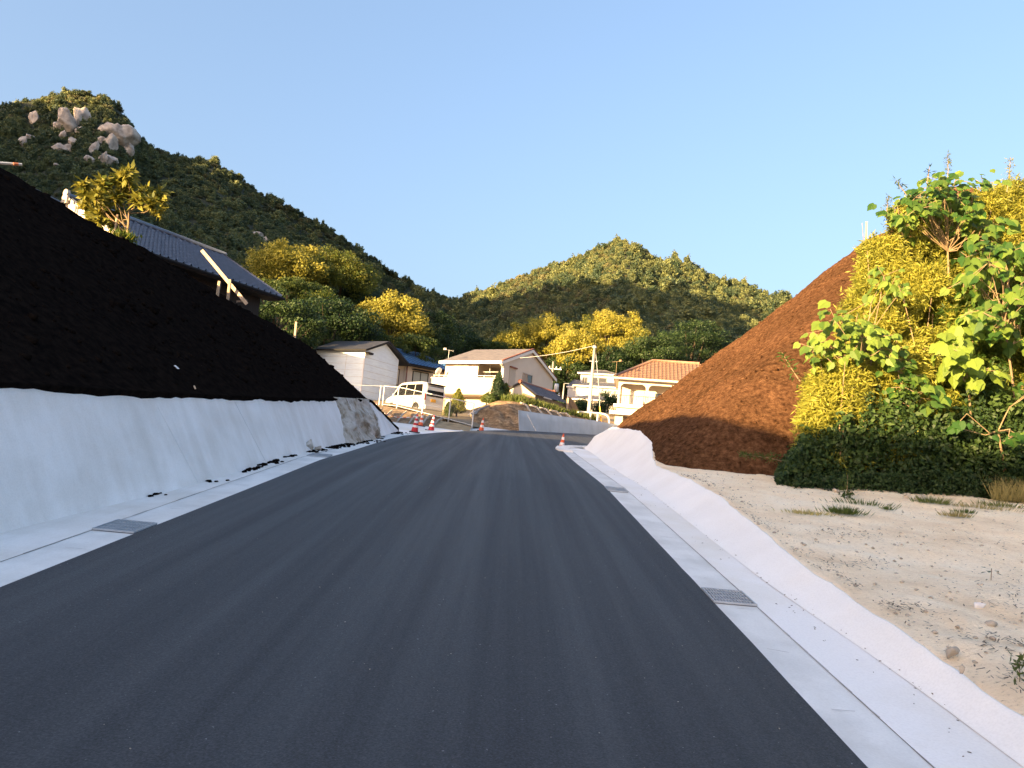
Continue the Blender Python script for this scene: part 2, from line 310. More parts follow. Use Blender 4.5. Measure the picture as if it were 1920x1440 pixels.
# ---------------------------------------------------------------- ground, road, gutters
def axis(a, b, fine0, fine1, step, far): 
    A = list(np.arange(fine0, fine1 + 1e-6, step)); x = fine0; s = step
    L = []
    while x > a: s *= 1.35; x -= s; L.append(max(x, a))
    x = fine1; s = step; R_ = []
    while x < b: s *= 1.35; x += s; R_.append(min(x, b))
    return np.array(L[::-1] + A + R_)
gx = axis(-3000, 3000, -30, 30, 1.0, 0); gy = axis(-1500, 3500, -20, 70, 1.0, 0)
X, Y = np.meshgrid(gx, gy, indexing='ij')
ZG = gheight(X, Y) - .14 + .05 * fbm(X * .3, Y * .3, 3) - .25 * (np.abs(X) < 13) * (Y > -20) * (Y < 40)
# keep the base sheet under the sheets laid on it (mounds, pads and yards have their own surfaces)
tag(grid('ground', np.stack([X, Y, ZG], -1), M['earth']), kind='structure')

LE = [(-3.33, -9), (-3.33, 10), (-3.34, 16), (-3.42, 22), (-3.36, 25), (-2.72, 29.2), (-1.7, 34.4), (-.6, 38.2), (.3, 40.6), (.62, 40.9), (5.2, 46.1), (9, 50.5)]
RE = [(1.86, -9), (1.88, 6), (1.85, 12), (1.79, 20), (1.78, 24), (1.95, 26), (2.4, 28), (3.2, 30), (4.4, 32.5), (5.6, 35), (9, 38), (14, 41)]
def resample(L, n):
    L = np.array(L, float); s = np.r_[0, np.cumsum(np.linalg.norm(np.diff(L, axis=0), axis=1))]; t = np.linspace(0, s[-1], n)
    return np.stack([np.interp(t, s, L[:, k]) for k in range(L.shape[1])], 1)
def pair(A, B, n):                              # same parameter along both edges, by key points
    A = np.array(A, float); B = np.array(B, float); t = np.arange(len(A)); q = np.linspace(0, len(A) - 1, n)
    return np.stack([np.interp(q, t, A[:, k]) for k in range(A.shape[1])], 1), np.stack([np.interp(q, t, B[:, k]) for k in range(B.shape[1])], 1)
a, b = pair(LE, RE, 240); u = np.linspace(0, 1, 22)[None, :, None]
xy = a[:, None] * (1 - u) + b[:, None] * u
edge = np.minimum(u[..., 0], 1 - u[..., 0])
jit = .006 * (fbm(xy[..., 1] * 9, xy[..., 0] * 2, 5)) * (edge < .01)
road_z = zg(xy[..., 1]) + .012 + .012 * fbm(xy[..., 0] * .5, xy[..., 1] * .15, 4)
tag(grid('road', W(xy[..., 0] + jit, xy[..., 1], road_z), M['asphalt'], flip=True), kind='structure')

def strip(name, f0, f1, y0, y1, m, dz, n=90, k=5, kind='structure', bumpz=0):
    yy = np.linspace(y0, y1, n); t = np.linspace(0, 1, k)
    x = f0(yy)[:, None] * (1 - t) + f1(yy)[:, None] * t; y = yy[:, None] + 0 * x
    return tag(grid(name, W(x, y, zg(y) + dz + bumpz * fbm(x * 3, y * 1.2, 9)), m, flip=True), kind=kind)
le = lambda y: np.interp(y, [p[1] for p in LE], [p[0] for p in LE]); re_ = lambda y: np.interp(y, [p[1] for p in RE], [p[0] for p in RE])
lg = lambda y: -3.74 + 0 * y - .10 * ss(13, 22, y); lf = lambda y: -3.98 - .42 * (1 - ss(4.5, 11.5, y)) + .12 * ss(15, 24, y)
rg = lambda y: 2.24 - .10 * ss(8, 22, y); rb = lambda y: 2.74 - .12 * ss(4.5, 8, y) + .15 * ss(19, 25, y)
strip('gutter', lg, lambda y: le(y) + .02, -9, 27, M['lid'], .004)
strip('gutter', lambda y: re_(y) - .02, rg, -9, 26.5, M['lid'], .004)
strip('pavement', lambda y: lf(y) - .05, lg, -9, 28, M['apron'], .008, bumpz=.004)
strip('pavement', rg, lambda y: rb(y) + .06, -9, 27, M['aprr'], .008, bumpz=.004)
# fine joint lines: along the gutter edges and across the lids
mb = MB()
for y in np.arange(-3, 26, .35):
    for f, dz in ((lg, .011), (rg, .011)):
        if rng.random() < .8: mb.quad(*W(np.array([f(y) - .004, f(y) + .006, f(y + .34) + .005 * rng.random(), f(y + .34) - .004]), np.array([y, y, y + .34, y + .34]), zg(y) + dz))
for y in np.arange(-2.6, 25, 1.0):
    for x0, x1 in ((lg(y), le(y)), (re_(y), rg(y))):
        q0, q1 = x0 + .06 + .1 * rng.random(), x1 - .05 - .1 * rng.random(); y1 = y + .02 * rng.normal()
        if rng.random() < .75: mb.quad(*W(np.array([q0, q1, q1, q0]), np.array([y, y1, y1 + .008, y + .010]), zg(y) + .012))
mb.build('gutter', M['joint'])['kind'] = 'structure'
# concrete pad in front of the fence and the narrow lane beside the bank
def patch(name, near, far, m, n=30, k=6, dz=0, kind='structure', amp=0):
    A, B = pair([list(P(*p)) for p in near], [list(P(*p)) for p in far], n); t = np.linspace(0, 1, k)[None, :, None]
    V = A[:, None] * (1 - t) + B[:, None] * t; V[..., 2] += dz + amp * fbm(V[..., 0] * 1.7, V[..., 1] * 1.7, 31) * np.sin(np.pi * t[..., 0])
    return tag(grid(name, V, m, flip=True), kind=kind)
patch('pavement', [(735, 816, 27.5), (772, 818, 28), (818, 812.5, 30.5), (850, 810.5, 33.5), (870, 809.5, 36)], [(690, 787, 38.5), (726, 791, 38.5), (796, 800, 37.5), (848, 807, 37.2), (866, 808, 37)], M['aprr'], dz=.03)
patch('lane', [(862, 810, 36), (900, 810, 38.2), (940, 810, 40), (978, 810.5, 41.2)], [(870, 798, 40), (892, 799, 42), (920, 803, 42.3), (965, 809, 42)], M['lid'], dz=.03)
patch('sand_bank', [(800, 801.5, 37.2), (812, 803, 36.8), (848, 807.5, 36.6), (880, 809, 36.6)], [(820, 788, 39.5), (832, 790, 40), (862, 794, 39.5), (884, 800.5, 38.5)], M['sand'], amp=.12)
patch('straw_bank', [(640, 783, 36), (690, 789, 38), (726, 792, 38.2), (797, 801, 37.2), (812, 803, 37)], [(640, 756, 47.5), (685, 757.5, 47), (717, 760, 46.5), (791, 775, 43.2), (832, 786, 41.4)], M['straw'], amp=.1)
patch('yard', [(560, 752, 48.5), (655, 757, 47.8), (717, 760, 46.6), (744, 763, 45.5), (791, 775, 43), (841, 788, 41), (884, 800, 38.6), (905, 803, 41)], [(560, 735, 66), (655, 742, 66), (717, 744, 66), (744, 746, 66), (791, 750, 66), (841, 754, 66), (884, 757, 66), (930, 760, 66)], M['earth'], dz=.02, amp=.05)
# bank under the garden beside the far concrete wall
patch('straw_bank', [(880, 797, 42.2), (905, 801.5, 42.2), (945, 806, 42.2), (980, 809, 42.1), (1030, 800, 43.6), (1080, 797, 45.8), (1130, 799, 48.5)], [(890, 766, 44.5), (915, 757, 45), (935, 751, 45.2), (965, 753, 45.3), (1010, 764, 46), (1060, 777, 47.5), (1110, 789, 50)], M['straw'], n=60, k=14, amp=.35)
patch('garden', [(884, 790, 43.8), (900, 762, 44.7), (935, 751, 45.2), (965, 753, 45.3), (1010, 764, 46), (1060, 777, 47.5), (1110, 789, 50), (1180, 800, 52)], [(860, 764, 64), (900, 762, 64), (935, 760, 64), (965, 762, 64), (1010, 764, 64), (1060, 768, 64), (1110, 772, 66), (1200, 776, 66)], M['sand'], dz=.0, amp=.05)
mb = MB()                                        # pale straw rolls lying across the slopes
for (x0, y0, d0), (x1, y1, d1) in [((697, 781, 38.6), (716, 768, 42)), ((718, 791, 38.3), (735, 771, 42.4)), ((744, 793, 38.1), (762, 773, 42.4)), ((766, 797, 37.9), (783, 776, 42.1)), ((790, 800, 37.5), (806, 781, 41.4)), ((813, 800, 37.6), (829, 786, 40.8))]:
    A, B = P(x0, y0, d0), P(x1, y1, d1); mb.tube([A + [0, 0, .05], (A + B) / 2 + [0, 0, .13], B + [0, 0, .05]], .05, 6)
for x0, x1 in ((990, 976), (1012, 994), (1030, 1012), (1049, 1031), (1068, 1050)):
    A, B = P(x0 + 6, 776 + (x0 - 990) * .16, 43.6 + (x0 - 990) * .03), P(x1, 757 + (x1 - 976) * .26, 45.4 + (x1 - 976) * .02); mb.tube([A + [0, 0, .05], (A + B) / 2 + [0, 0, .22], B + [0, 0, .06]], .06, 6)
mb.build('straw_bank', M['stone'], None, True)['kind'] = 'structure'
# kerb end on the right where the side road leaves
KE = [(1.66, 24.2), (1.6, 25.2), (1.75, 26.6), (2.3, 27.9), (3.2, 29.0), (4.4, 30.2)]
mb = MB(); K = resample(KE, 24)
for i in range(23):
    p, q = K[i], K[i + 1]; n_ = unit((q - p)[None])[0][::-1] * [1, -1]; w_ = .45
    mb.add(W(np.array([p[0], q[0], q[0] + n_[0] * w_, p[0] + n_[0] * w_] * 2), np.array([p[1], q[1], q[1] + n_[1] * w_, p[1] + n_[1] * w_] * 2), np.array([zg(p[1]) - .1] * 4 + [zg(p[1]) + .06] * 4)), [(4, 5, 6, 7), (0, 1, 5, 4), (2, 3, 7, 6), (1, 2, 6, 5), (3, 0, 4, 7)])
mb.build('kerb', M['apron'])['kind'] = 'structure'

# ---------------------------------------------------------------- sprayed concrete walls
yy = np.concatenate([np.linspace(-20, 24.2, 220), np.linspace(24.35, 27.6, 24)])
topz = np.interp(yy, [-9, 0, 7.4, 9, 10.6, 14.1, 19.5, 23.4, 24.2, 27.6], [1.5, 1.4, 1.26, 1.20, 1.15, 1.04, .91, .80, .78, zg(27.6) + .06])
topz = topz + .012 * fbm(yy * .8, yy * 0, 11)
foot = lf(yy); t = np.linspace(0, 1, 14); hgt = topz - zg(yy)
xs = foot[:, None] - .5 * hgt[:, None] * t + .02 * fbm(yy[:, None] * 1.1, t * 2, 12); zs = zg(yy)[:, None] + hgt[:, None] * t
xs = np.c_[xs, xs[:, -1] - .15, xs[:, -1] - .5]; zs = np.c_[zs, zs[:, -1] + .015, zs[:, -1] - .25]
o = grid('retaining_wall', W(xs, yy[:, None] + 0 * xs, zs), M['shotcrete'], flip=True)
tag(o, 'tall sloped white sprayed concrete wall under the left soil mound', 'retaining wall')
def lwall_x(y, z): return np.interp(y, yy, foot) - .5 * (z - zg(y))
# vertical joints in the wall
mb = MB()
for y0 in (10.2, 12.9): mb.tube(W(np.array([lwall_x(y0 + .5 * q, zg(y0) + q) + .004 for q in np.linspace(.02, 1, 8)]), np.array([y0 - .35 * q for q in np.linspace(0, 1, 8)]), np.array([zg(y0) + q for q in np.linspace(.02, 1, 8)])), .003, 4)
mb.build('joint', M['lid'], o)
# rock left bare in the wall
yr = np.linspace(0, 1, 40); tr_ = np.linspace(0, 1, 26); A_, B_ = np.meshgrid(yr, tr_, indexing='ij')
yb = 19.4 + A_ * 4.6 - .6 * (1 - B_) + .2 * fbm(A_ * 3, B_ * 5, 40); zt_ = np.interp(yb, yy, topz); zz = zg(yb) + (zt_ + .05 - zg(yb)) * B_
em = np.minimum(np.minimum(A_, 1 - A_) * 8, 1)
ridg = np.abs(fbm(A_ * 4 + B_ * 1.5, B_ * 2.0, 41, 5)); xx = np.interp(yb, yy, foot) - .5 * (zz - zg(yb)) + em * (.06 + .50 * (.45 - ridg)) * (.5 + .5 * np.sin(np.pi * np.clip(B_ + .2, 0, 1))) - (1 - em) * .1
tag(grid('bare_rock', W(xx, yb, zz), M['rockface'], flip=True), 'bare weathered brown and cream rock showing through the white sprayed wall', 'rock face')
# low wall on the right: bend, slope, ragged top
yy2 = np.linspace(-8, 27.8, 330)
ox = np.interp(yy2, [-8, 4.0, 5.4, 7.5, 11.0, 13, 15.5, 16.4, 18, 20.6, 25.6, 27.2, 27.8], [2.82, 2.92, 2.92, 2.95, 3.15, 3.13, 3.04, 3.12, 3.36, 3.52, 3.45, 3.05, 2.9]) + .02 * fbm(yy2 * 4, yy2 * 0, 21) + .030 * fbm(yy2 * .9, yy2 * 0, 22)
oz = np.interp(yy2, [-8, 4.0, 5.4, 7.5, 11.0, 13, 15.5, 16.4, 18, 20.6, 25.6, 27.2, 27.8], [.13, .15, .19, .21, .34, .36, .31, .42, .63, .76, .58, .1, -.3]) + .02 * fbm(yy2 * 3, yy2 * 0, 23)
rbx = rb(yy2); t = np.linspace(0, 1, 10); zb = zg(yy2) + .012
xs = rbx[:, None] + (ox - rbx)[:, None] * t; zs = zb[:, None] + (oz - zb)[:, None] * t**1.25 + .005 * fbm(yy2[:, None] * 6, t * 3, 24) * np.sin(np.pi * t)
xs = np.c_[xs, xs[:, -1] + .012, xs[:, -1] + .08]; zs = np.c_[zs, zs[:, -1] + .004, zs[:, -1] - .2]
tag(grid('retaining_wall', W(xs, yy2[:, None] + 0 * xs, zs), M['shotcrete_r'], flip=False), 'low white concrete edge with ragged top along the beige gravel lot', 'retaining wall')
# far wall across the junction
A, B = pair([list(P(974.5, 810, 41)), list(P(1040, 813, 43.5)), list(P(1112, 818.5, 46.5)), list(P(1180, 823, 49.5))], [list(P(972, 769, 41.8)), list(P(1040, 779, 44.4)), list(P(1112, 788, 47.4)), list(P(1180, 800, 50.2))], 40)
A[:, 2] -= .1; B[:, 2] = B[:, 2]; back = B + [.1, .35, 0]; low = back - [0, 0, .6]
rows = np.stack([A, A * .66 + B * .34, A * .33 + B * .67, B, back, low], 1)
o = grid('retaining_wall', rows, M['greyconc'], None, False, flip=True)
tag(o, 'blue grey concrete wall across the junction below the straw bank', 'retaining wall')
mb = MB(); mb.tube([P(989, 777, 41.75), P(996, 792, 41.6), P(1005, 808, 41.3)], .022, 4); mb.build('joint', M['joint'], o)
mb = MB(); mb.prism([A[0] + [0, -.02, 0], B[0] + [0, -.02, 0], back[0], low[0]], (-.02, 0, 0)); mb.build('end_face', M['greyconc'], o)

# ---------------------------------------------------------------- soil mounds
crest_y = [-20, -12, -9.5, -6.5, -4, 4, 14.1, 15.4, 17.1, 19.4, 21.3, 22.6, 24.4, 25.3, 26.2, 30]; crest_z = [12.2, 10.1, 9.25, 8.3, 7.7, 6.75, 4.72, 4.47, 4.05, 3.62, 3.2, 2.85, 2.4, 2.0, 1.5, .3]
def lm_h(x, y):
    zt = np.interp(y, yy, topz); xt = np.interp(y, yy, foot) - .5 * (zt - zg(y)) - .05
    sl = zt - .01 + .75 * (xt - x) + .10 * fbm(x * .5, y * .5, 51) * ss(0, 1.2, xt - x)
    ter = np.interp(y, crest_y, crest_z) + .20 * fbm(x * .7, y * .7, 52) + .02 * np.minimum(0, x + 8)
    end = zg(27) - .3 + (27.1 + .2 * (xt - x) + .5 * fbm(x * .6, y * .2, 53) - y) * 1.35
    return smin(smin(sl, ter, .35), end, .25)
x = np.linspace(0, 1, 96) ** 1.25; y = np.linspace(-20, 27.35, 330)
xt0 = np.interp(y, yy, foot) - .5 * (np.interp(y, yy, topz) - zg(y))
XX = (xt0 + .06 + .025 * fbm(y * 1.6, y * 0, 55) + .025 * fbm(y * 9, y * 0, 56))[:, None] - 19 * x[None, :]; YY = y[:, None] + 0 * XX
ZZ = lm_h(XX, YY) + .045 * fbm(XX * 5, YY * 5, 54) + .05 * fbm(XX * 1.6, YY * 1.6, 57) + .03
ZZ[:, 0] = np.interp(y, yy, topz) + .01; ZZ[:, 1] = np.maximum(ZZ[:, 1], np.interp(y, yy, topz) + .03)
XX = np.c_[XX[:, :1] - .25, XX, XX[:, -1:]]; YY = np.c_[YY[:, :1], YY, YY[:, -1:]]; ZZ = np.c_[ZZ[:, :1] - .5, ZZ, ZZ[:, -1:] * 0 - 3]
XX = np.r_[XX[:1], XX, XX[-1:]]; YY = np.r_[YY[:1], YY, YY[-1:]]; ZZ = np.r_[ZZ[:1] * 0 - 3, ZZ, ZZ[-1:] * 0 - 3]
tag(grid('soil_mound', W(XX, YY, ZZ), M['soil_shade'], flip=True), kind='structure')
def rm_h(x, y):
    bx_ = np.interp(y, [12, 15.6, 16.4, 18, 20.6, 25.6, 27.5, 30], [3.3, 3.0, 3.1, 3.35, 3.55, 3.55, 3.6, 3.9]); bz = np.interp(y, [12, 15.5, 18, 20.6, 25.6, 28], [.28, .3, .6, .74, .56, .1])
    side = bz + .86 * (x - bx_) + .12 * fbm(x * .6, y * .6, 61)
    fy = np.interp(x, [2.9, 3.3, 4.5, 6, 9, 16], [16.1, 15.6, 14.9, 14.6, 14.4, 14.2]); front = .25 + .86 * (y - fy)
    ye = np.interp(x, [3.0, 3.7, 4.8, 6.5, 9.8, 13.6, 22], [24.2, 25.4, 26.6, 28.8, 30.2, 32.3, 33]); end = side + .25 + 1.6 * (ye + .3 + .35 * fbm(x * .9, y * .2, 62) - y)
    return smin(smin(smin(side, front, .5), end, .3), 10.3 - 1.5 * np.maximum(0, x - 14) + .2 * fbm(x * .4, y * .4, 63), .8)
x = np.linspace(2.9, 22, 250); y = np.linspace(13.6, 36, 270); XX, YY = np.meshgrid(x, y, indexing='ij')
ZZ = rm_h(XX, YY) + .09 * fbm(XX * 2.2, YY * 2.2, 64, 5) + .03 * fbm(XX * 11, YY * 11, 65, 2)
edge = np.interp(YY, yy2, ox)
q = np.clip((XX - rb(YY)) / (edge - rb(YY)), 0, 1.0); ZZ = np.where(XX < edge + .02, np.minimum(ZZ, zg(YY) + (np.interp(YY, yy2, oz) - zg(YY)) * q**1.25 - .12), ZZ); ZZ = np.maximum(ZZ, zg(YY) - .5)
tag(grid('soil_mound', W(XX, YY, ZZ), M['soil']), kind='structure')
# ragged fringe where the soil mat hangs over the wall top
# gravel lot
x = np.concatenate([np.linspace(2.7, 12, 190), np.linspace(12.4, 40, 40)]); y = np.linspace(-9, 18, 300); XX, YY = np.meshgrid(x, y, indexing='ij')
e_z = np.interp(YY, yy2, oz); e_x = np.interp(YY, yy2, ox)
lot = np.interp(YY, [-9, 4, 8, 12, 15, 18], [.16, .20, .25, .36, .34, .34]) + .02 * np.minimum(XX - 3, 8) + .05 * fbm(XX * .9, YY * .9, 71) + .022 * fbm(XX * 4, YY * 4, 72, 4) * (1 + 1.5 * ss(8, 4, YY))
def lot_h(x, y): return np.interp(y, [-9, 4, 8, 12, 15, 18], [.16, .20, .25, .36, .34, .34]) + .02 * np.minimum(x - 3, 8) + .05 * fbm(x * .9, y * .9, 71)
tt = ss(0, .35, XX - e_x); lot = e_z * (1 - tt) + lot * tt - .004; q = np.clip((XX - rb(YY)) / (e_x - rb(YY)), 0, 1); lot = np.where(XX < e_x + .01, zg(YY) + (e_z - zg(YY)) * q**1.25 - .07, lot)
tag(grid('gravel_lot', W(XX, YY, lot), M['gravel']), kind='structure')

# ---------------------------------------------------------------- mountains with their forests
class Hill:
    def __init__(s, sky, base, d0, D, seed, gull=.10, power=1.0):
        s.sky, s.base, s.d0, s.D, s.seed, s.gull, s.pw = np.array(sky, float), np.array(base, float), np.array(d0, float), np.array(D, float), seed, gull, power
    def at(s, px, t):
        yr = np.interp(px, s.sky[:, 0], s.sky[:, 1]); yb_ = np.interp(px, s.base[:, 0], s.base[:, 1]); d0 = np.interp(px, s.d0[:, 0], s.d0[:, 1]); D = np.interp(px, s.D[:, 0], s.D[:, 1])
        g = fbm(px * .006, t * 2.2, s.seed, 4) + .5 * np.abs(fbm(px * .012 + t, t * 1.1, s.seed + 5, 3)); dd = d0 + (D - d0) * t**1.1
        dep = dd * (1 + s.gull * g * np.sin(np.pi * np.clip(t, 0, 1)) ** .6); py = yb_ + (yr - yb_) * np.clip(t, 0, 1) ** s.pw
        u, v = (px - 960) / F, (720 - py) / F
        p = CAM + dep[..., None] * (FW + u[..., None] * CR + v[..., None] * CU)
        over = np.maximum(0, t - 1)[..., None]; out = unit(p * [1, 1, 0]); return p + over * out * (D - d0)[..., None] * .9 - over * np.array([0, 0, 1.]) * (p[..., 2:] * 1.05)
    def inv(s, px, py):
        yr = np.interp(px, s.sky[:, 0], s.sky[:, 1]); yb_ = np.interp(px, s.base[:, 0], s.base[:, 1]); t = (np.clip((py - yb_) / (yr - yb_), 0, 1)) ** (1 / s.pw)
        return s.at(np.array([float(px)]), np.array([t]))[0]
    def build(s, x0, x1):
        px = np.linspace(x0, x1, 150); t = np.r_[np.linspace(0, 1, 44), np.linspace(1.06, 1.9, 10)]; PX, T_ = np.meshgrid(px, t, indexing='ij'); s.V = s.at(PX, T_)
        tag(grid('hill', s.V, M['hill']), kind='structure')
HL = Hill([(-900, 330), (-500, 300), (-200, 250), (0, 204), (60, 190), (105, 180), (150, 176), (185, 180), (210, 194), (238, 222), (255, 255), (290, 285), (340, 298), (400, 306), (450, 340), (500, 370), (560, 402), (600, 420), (640, 444), (680, 476), (740, 515), (800, 550), (850, 566), (900, 600), (980, 655), (1080, 720)],
          [(-900, 560), (-200, 560), (300, 640), (600, 720), (1080, 760)], [(-900, 150), (-100, 150), (500, 190), (1080, 330)], [(-900, 330), (-200, 380), (150, 430), (450, 460), (850, 560), (1080, 600)], 81, .12)
HL.build(-900, 1080)
HR = Hill([(700, 640), (780, 590), (850, 565), (900, 550), (940, 537), (1000, 513), (1060, 494), (1100, 478), (1135, 463), (1165, 455), (1195, 464), (1220, 486), (1240, 490), (1270, 492), (1300, 504), (1340, 529), (1400, 540), (1450, 556), (1600, 600), (2000, 660), (2500, 720)],
          [(700, 735), (1300, 750), (2500, 800)], [(700, 300), (1100, 190), (2500, 190)], [(700, 640), (1165, 560), (2500, 480)], 91, .10)
HR.build(700, 2500)
# western hill beyond the left edge of the view
RL_ = np.array([(-450, 250, 214), (-310, 97, 204), (-262, 45, 188), (-215, 5, 138), (-178, -5, 102)], float)
def west_h(x, y):
    p = np.stack([x, y], -1); best = np.full(x.shape, -50.)
    for a_, b_ in zip(RL_[:-1], RL_[1:]):
        ab = (b_ - a_)[:2]; t_ = np.clip(((p - a_[:2]) @ ab) / (ab @ ab), 0, 1); q = a_[:2] + t_[..., None] * ab; z = a_[2] + t_ * (b_ - a_)[2]
        best = np.maximum(best, z - 1.3 * np.linalg.norm(p - q, axis=-1))
    return best + 12 * fbm(x * .02, y * .02, 101)
x = np.linspace(-720, -70, 110); y = np.linspace(-170, 520, 110); XX, YY = np.meshgrid(x, y, indexing='ij'); VW = np.stack([XX, YY, west_h(XX, YY)], -1)
tag(grid('hill', VW, M['hill']), kind='structure')

protos = bpy.data.collections.new('forest crowns')
for k, (mt, rx, rz) in enumerate([('f_hill', 1, 1.0), ('f_hill', 1.0, 1.35), ('f_hill2', 1.05, .9), ('f_hill', 1.15, .95), ('f_hill', .7, 1.6)]):
    r = np.random.default_rng(200 + k); V, _ = crown_pts(r, (0, 0, .55 * rz), (rx, rx, rz), 22, 42, .25, cl=.38, up=.3)
    o = build_leaves('forest_crown', V, M[mt]); sc.collection.objects.unlink(o); protos.objects.link(o)
def forest(name, pts, scale, idx, label):
    me = bpy.data.meshes.new(name); me.vertices.add(len(pts)); me.vertices.foreach_set('co', np.asarray(pts, np.float32).ravel())
    for nm, ty, v in (('sc', 'FLOAT', scale), ('ix', 'INT', idx), ('rz', 'FLOAT', rng.uniform(0, 6.28, len(pts)))):
        at = me.attributes.new(nm, ty, 'POINT'); at.data.foreach_set('value', np.asarray(v, np.int32 if ty == 'INT' else np.float32))
    o = link(bpy.data.objects.new(name, me)); tag(o, label, 'forest', kind='stuff')
    ng = bpy.data.node_groups.new(name, 'GeometryNodeTree'); ng.interface.new_socket('Geometry', in_out='INPUT', socket_type='NodeSocketGeometry'); ng.interface.new_socket('Geometry', in_out='OUTPUT', socket_type='NodeSocketGeometry')
    gi, go = ng.nodes.new('NodeGroupInput'), ng.nodes.new('NodeGroupOutput'); ip = ng.nodes.new('GeometryNodeInstanceOnPoints'); ci = ng.nodes.new('GeometryNodeCollectionInfo'); ci.inputs[0].default_value = protos; ci.inputs['Separate Children'].default_value = True; ci.inputs['Reset Children'].default_value = True
    def na(n_, ty): q = ng.nodes.new('GeometryNodeInputNamedAttribute'); q.data_type = ty; q.inputs[0].default_value = n_; return q.outputs[0]
    L = ng.links.new; L(gi.outputs[0], ip.inputs['Points']); L(ci.outputs[0], ip.inputs['Instance']); ip.inputs['Pick Instance'].default_value = True
    L(na('ix', 'INT'), ip.inputs['Instance Index']); cx = ng.nodes.new('ShaderNodeCombineXYZ'); L(na('rz', 'FLOAT'), cx.inputs[2]); L(cx.outputs[0], ip.inputs['Rotation']); L(na('sc', 'FLOAT'), ip.inputs['Scale']); L(ip.outputs[0], go.inputs[0])
    md = o.modifiers.new('forest', 'NODES'); md.node_group = ng; return o
def scatter(V, n, seed):                        # area weighted points on a grid surface
    r = np.random.default_rng(seed); a_, b_, c_, d_ = V[:-1, :-1].reshape(-1, 3), V[1:, :-1].reshape(-1, 3), V[1:, 1:].reshape(-1, 3), V[:-1, 1:].reshape(-1, 3)
    ar = np.linalg.norm(np.cross(b_ - a_, d_ - a_), axis=1); i = r.choice(len(ar), n, p=ar / ar.sum()); u_, v_ = r.random((n, 1)), r.random((n, 1))
    return (a_[i] * (1 - u_) + b_[i] * u_) * (1 - v_) + (d_[i] * (1 - u_) + c_[i] * u_) * v_
ROCKS = [(128, 235, 30, 24), (150, 222, 16, 20), (225, 262, 34, 26), (222, 248, 18, 14), (242, 268, 14, 14), (66, 222, 12, 14), (108, 238, 9, 9), (45, 268, 10, 14), (57, 260, 9, 9), (110, 276, 11, 9), (126, 279, 13, 11), (142, 270, 12, 9), (176, 278, 8, 12), (164, 300, 14, 9), (203, 302, 16, 16), (193, 297, 10, 14), (108, 311, 7, 4), (480, 440, 14, 8), (495, 452, 12, 9), (472, 462, 4, 4), (210, 274, 13, 19), (240, 282, 13, 15), (150, 246, 11, 11), (120, 254, 8, 8), (190, 262, 7, 9)]
fp = scatter(HL.V[:, :46], 19000, 1)
keep = np.ones(len(fp), bool)
q = fp - CAM; dd = q @ FW; ppx = 960 + F * (q @ CR) / dd; ppy = 720 - F * (q @ CU) / dd
for (rx_, ry_, w_, h_) in ROCKS: keep &= ((ppx - rx_) / (w_ * .7)) ** 2 + ((ppy - ry_ - h_ * .1) / (h_ * .75)) ** 2 > 1
fp = fp[keep]; n = len(fp)
fsc = 1.0 + rng.gamma(2.0, .42, n); fp = fp - np.c_[0 * fsc, 0 * fsc, fsc * .45]
forest('forest', fp, fsc, np.where(fbm(fp[:, 0] * .02, fp[:, 2] * .03, 111) + .5 * rng.normal(size=n) > .45, 2, rng.choice([0, 1, 3, 4], n, p=[.38, .27, .23, .12])), 'dense dark green forest covering the tall rocky mountain')
fp = scatter(HR.V[:115, :47], 19000, 2); n = len(fp)
fsc = 1.4 + rng.gamma(2.0, .55, n); fp = fp - np.c_[0 * fsc, 0 * fsc, fsc * .6]
forest('forest', fp, fsc, np.where(fbm(fp[:, 0] * .02, fp[:, 2] * .03, 112) + .5 * rng.normal(size=n) > .5, 2, rng.choice([0, 1, 3, 4], n, p=[.38, .25, .23, .14])), 'forest on the rounded mountain with its sunlit top behind the houses')
fp = scatter(VW, 2600, 3); fp = fp[fp[:, 2] > 6]; n = len(fp)
forest('forest', fp, rng.uniform(4, 7.5, n), rng.choice(5, n), 'forest on the hill beside the rocky mountain')
def blob(seed, sub=3, amp=.35, fr=1.2):
    import bmesh
    bm = bmesh.new(); bmesh.ops.create_icosphere(bm, subdivisions=sub, radius=1); V = np.array([v.co[:] for v in bm.verts]); Fc = np.array([[v.index for v in f.verts] for f in bm.faces]); bm.free()
    r = np.random.default_rng(seed); k = rdir(16, r); c_ = r.uniform(.40, .85, 16)
    for n_, c0 in zip(k, c_): s_ = V @ n_; V = V - np.maximum(0, s_ - c0)[:, None] * n_ * .97       # flat fracture faces
    return V * (1 + amp * fbm(V[:, 0] * fr + V[:, 2] * 1.7, V[:, 1] * fr - V[:, 2], seed, 3))[:, None], Fc
rock_labels = ['largest pale boulder under the sunlit summit of the left mountain', 'upright boulder touching the summit boulder on its right', 'widest grey cliff block right of the summit boulders', 'small block on top of the widest grey cliff', 'narrow block at the right edge of the widest cliff', 'isolated grey outcrop left of the summit boulder', 'small rock just left of the summit boulder', 'thin tall rock near the left edge of the mountain', 'rounded rock beside the thin tall rock at far left', 'left rock of the middle row of three boulders', 'centre rock of the middle row of three boulders', 'right rock of the middle row of three boulders', 'narrow leaning rock below the widest cliff', 'domed rock above the tree, under the middle row', 'broad low slab just above the loquat tree top', 'tall split slab leaning on the broad low slab', 'tiny low rock below the middle row', 'upper pale outcrop low on the right flank of the mountain', 'lower pale outcrop low on the right flank of the mountain', 'tiniest rock left of the low flank outcrops', 'left foot block of the widest grey cliff', 'right foot block of the widest grey cliff', 'block under the upright summit boulder', 'small block at the lower left of the largest summit boulder', 'small rock between the summit boulders and the widest cliff']
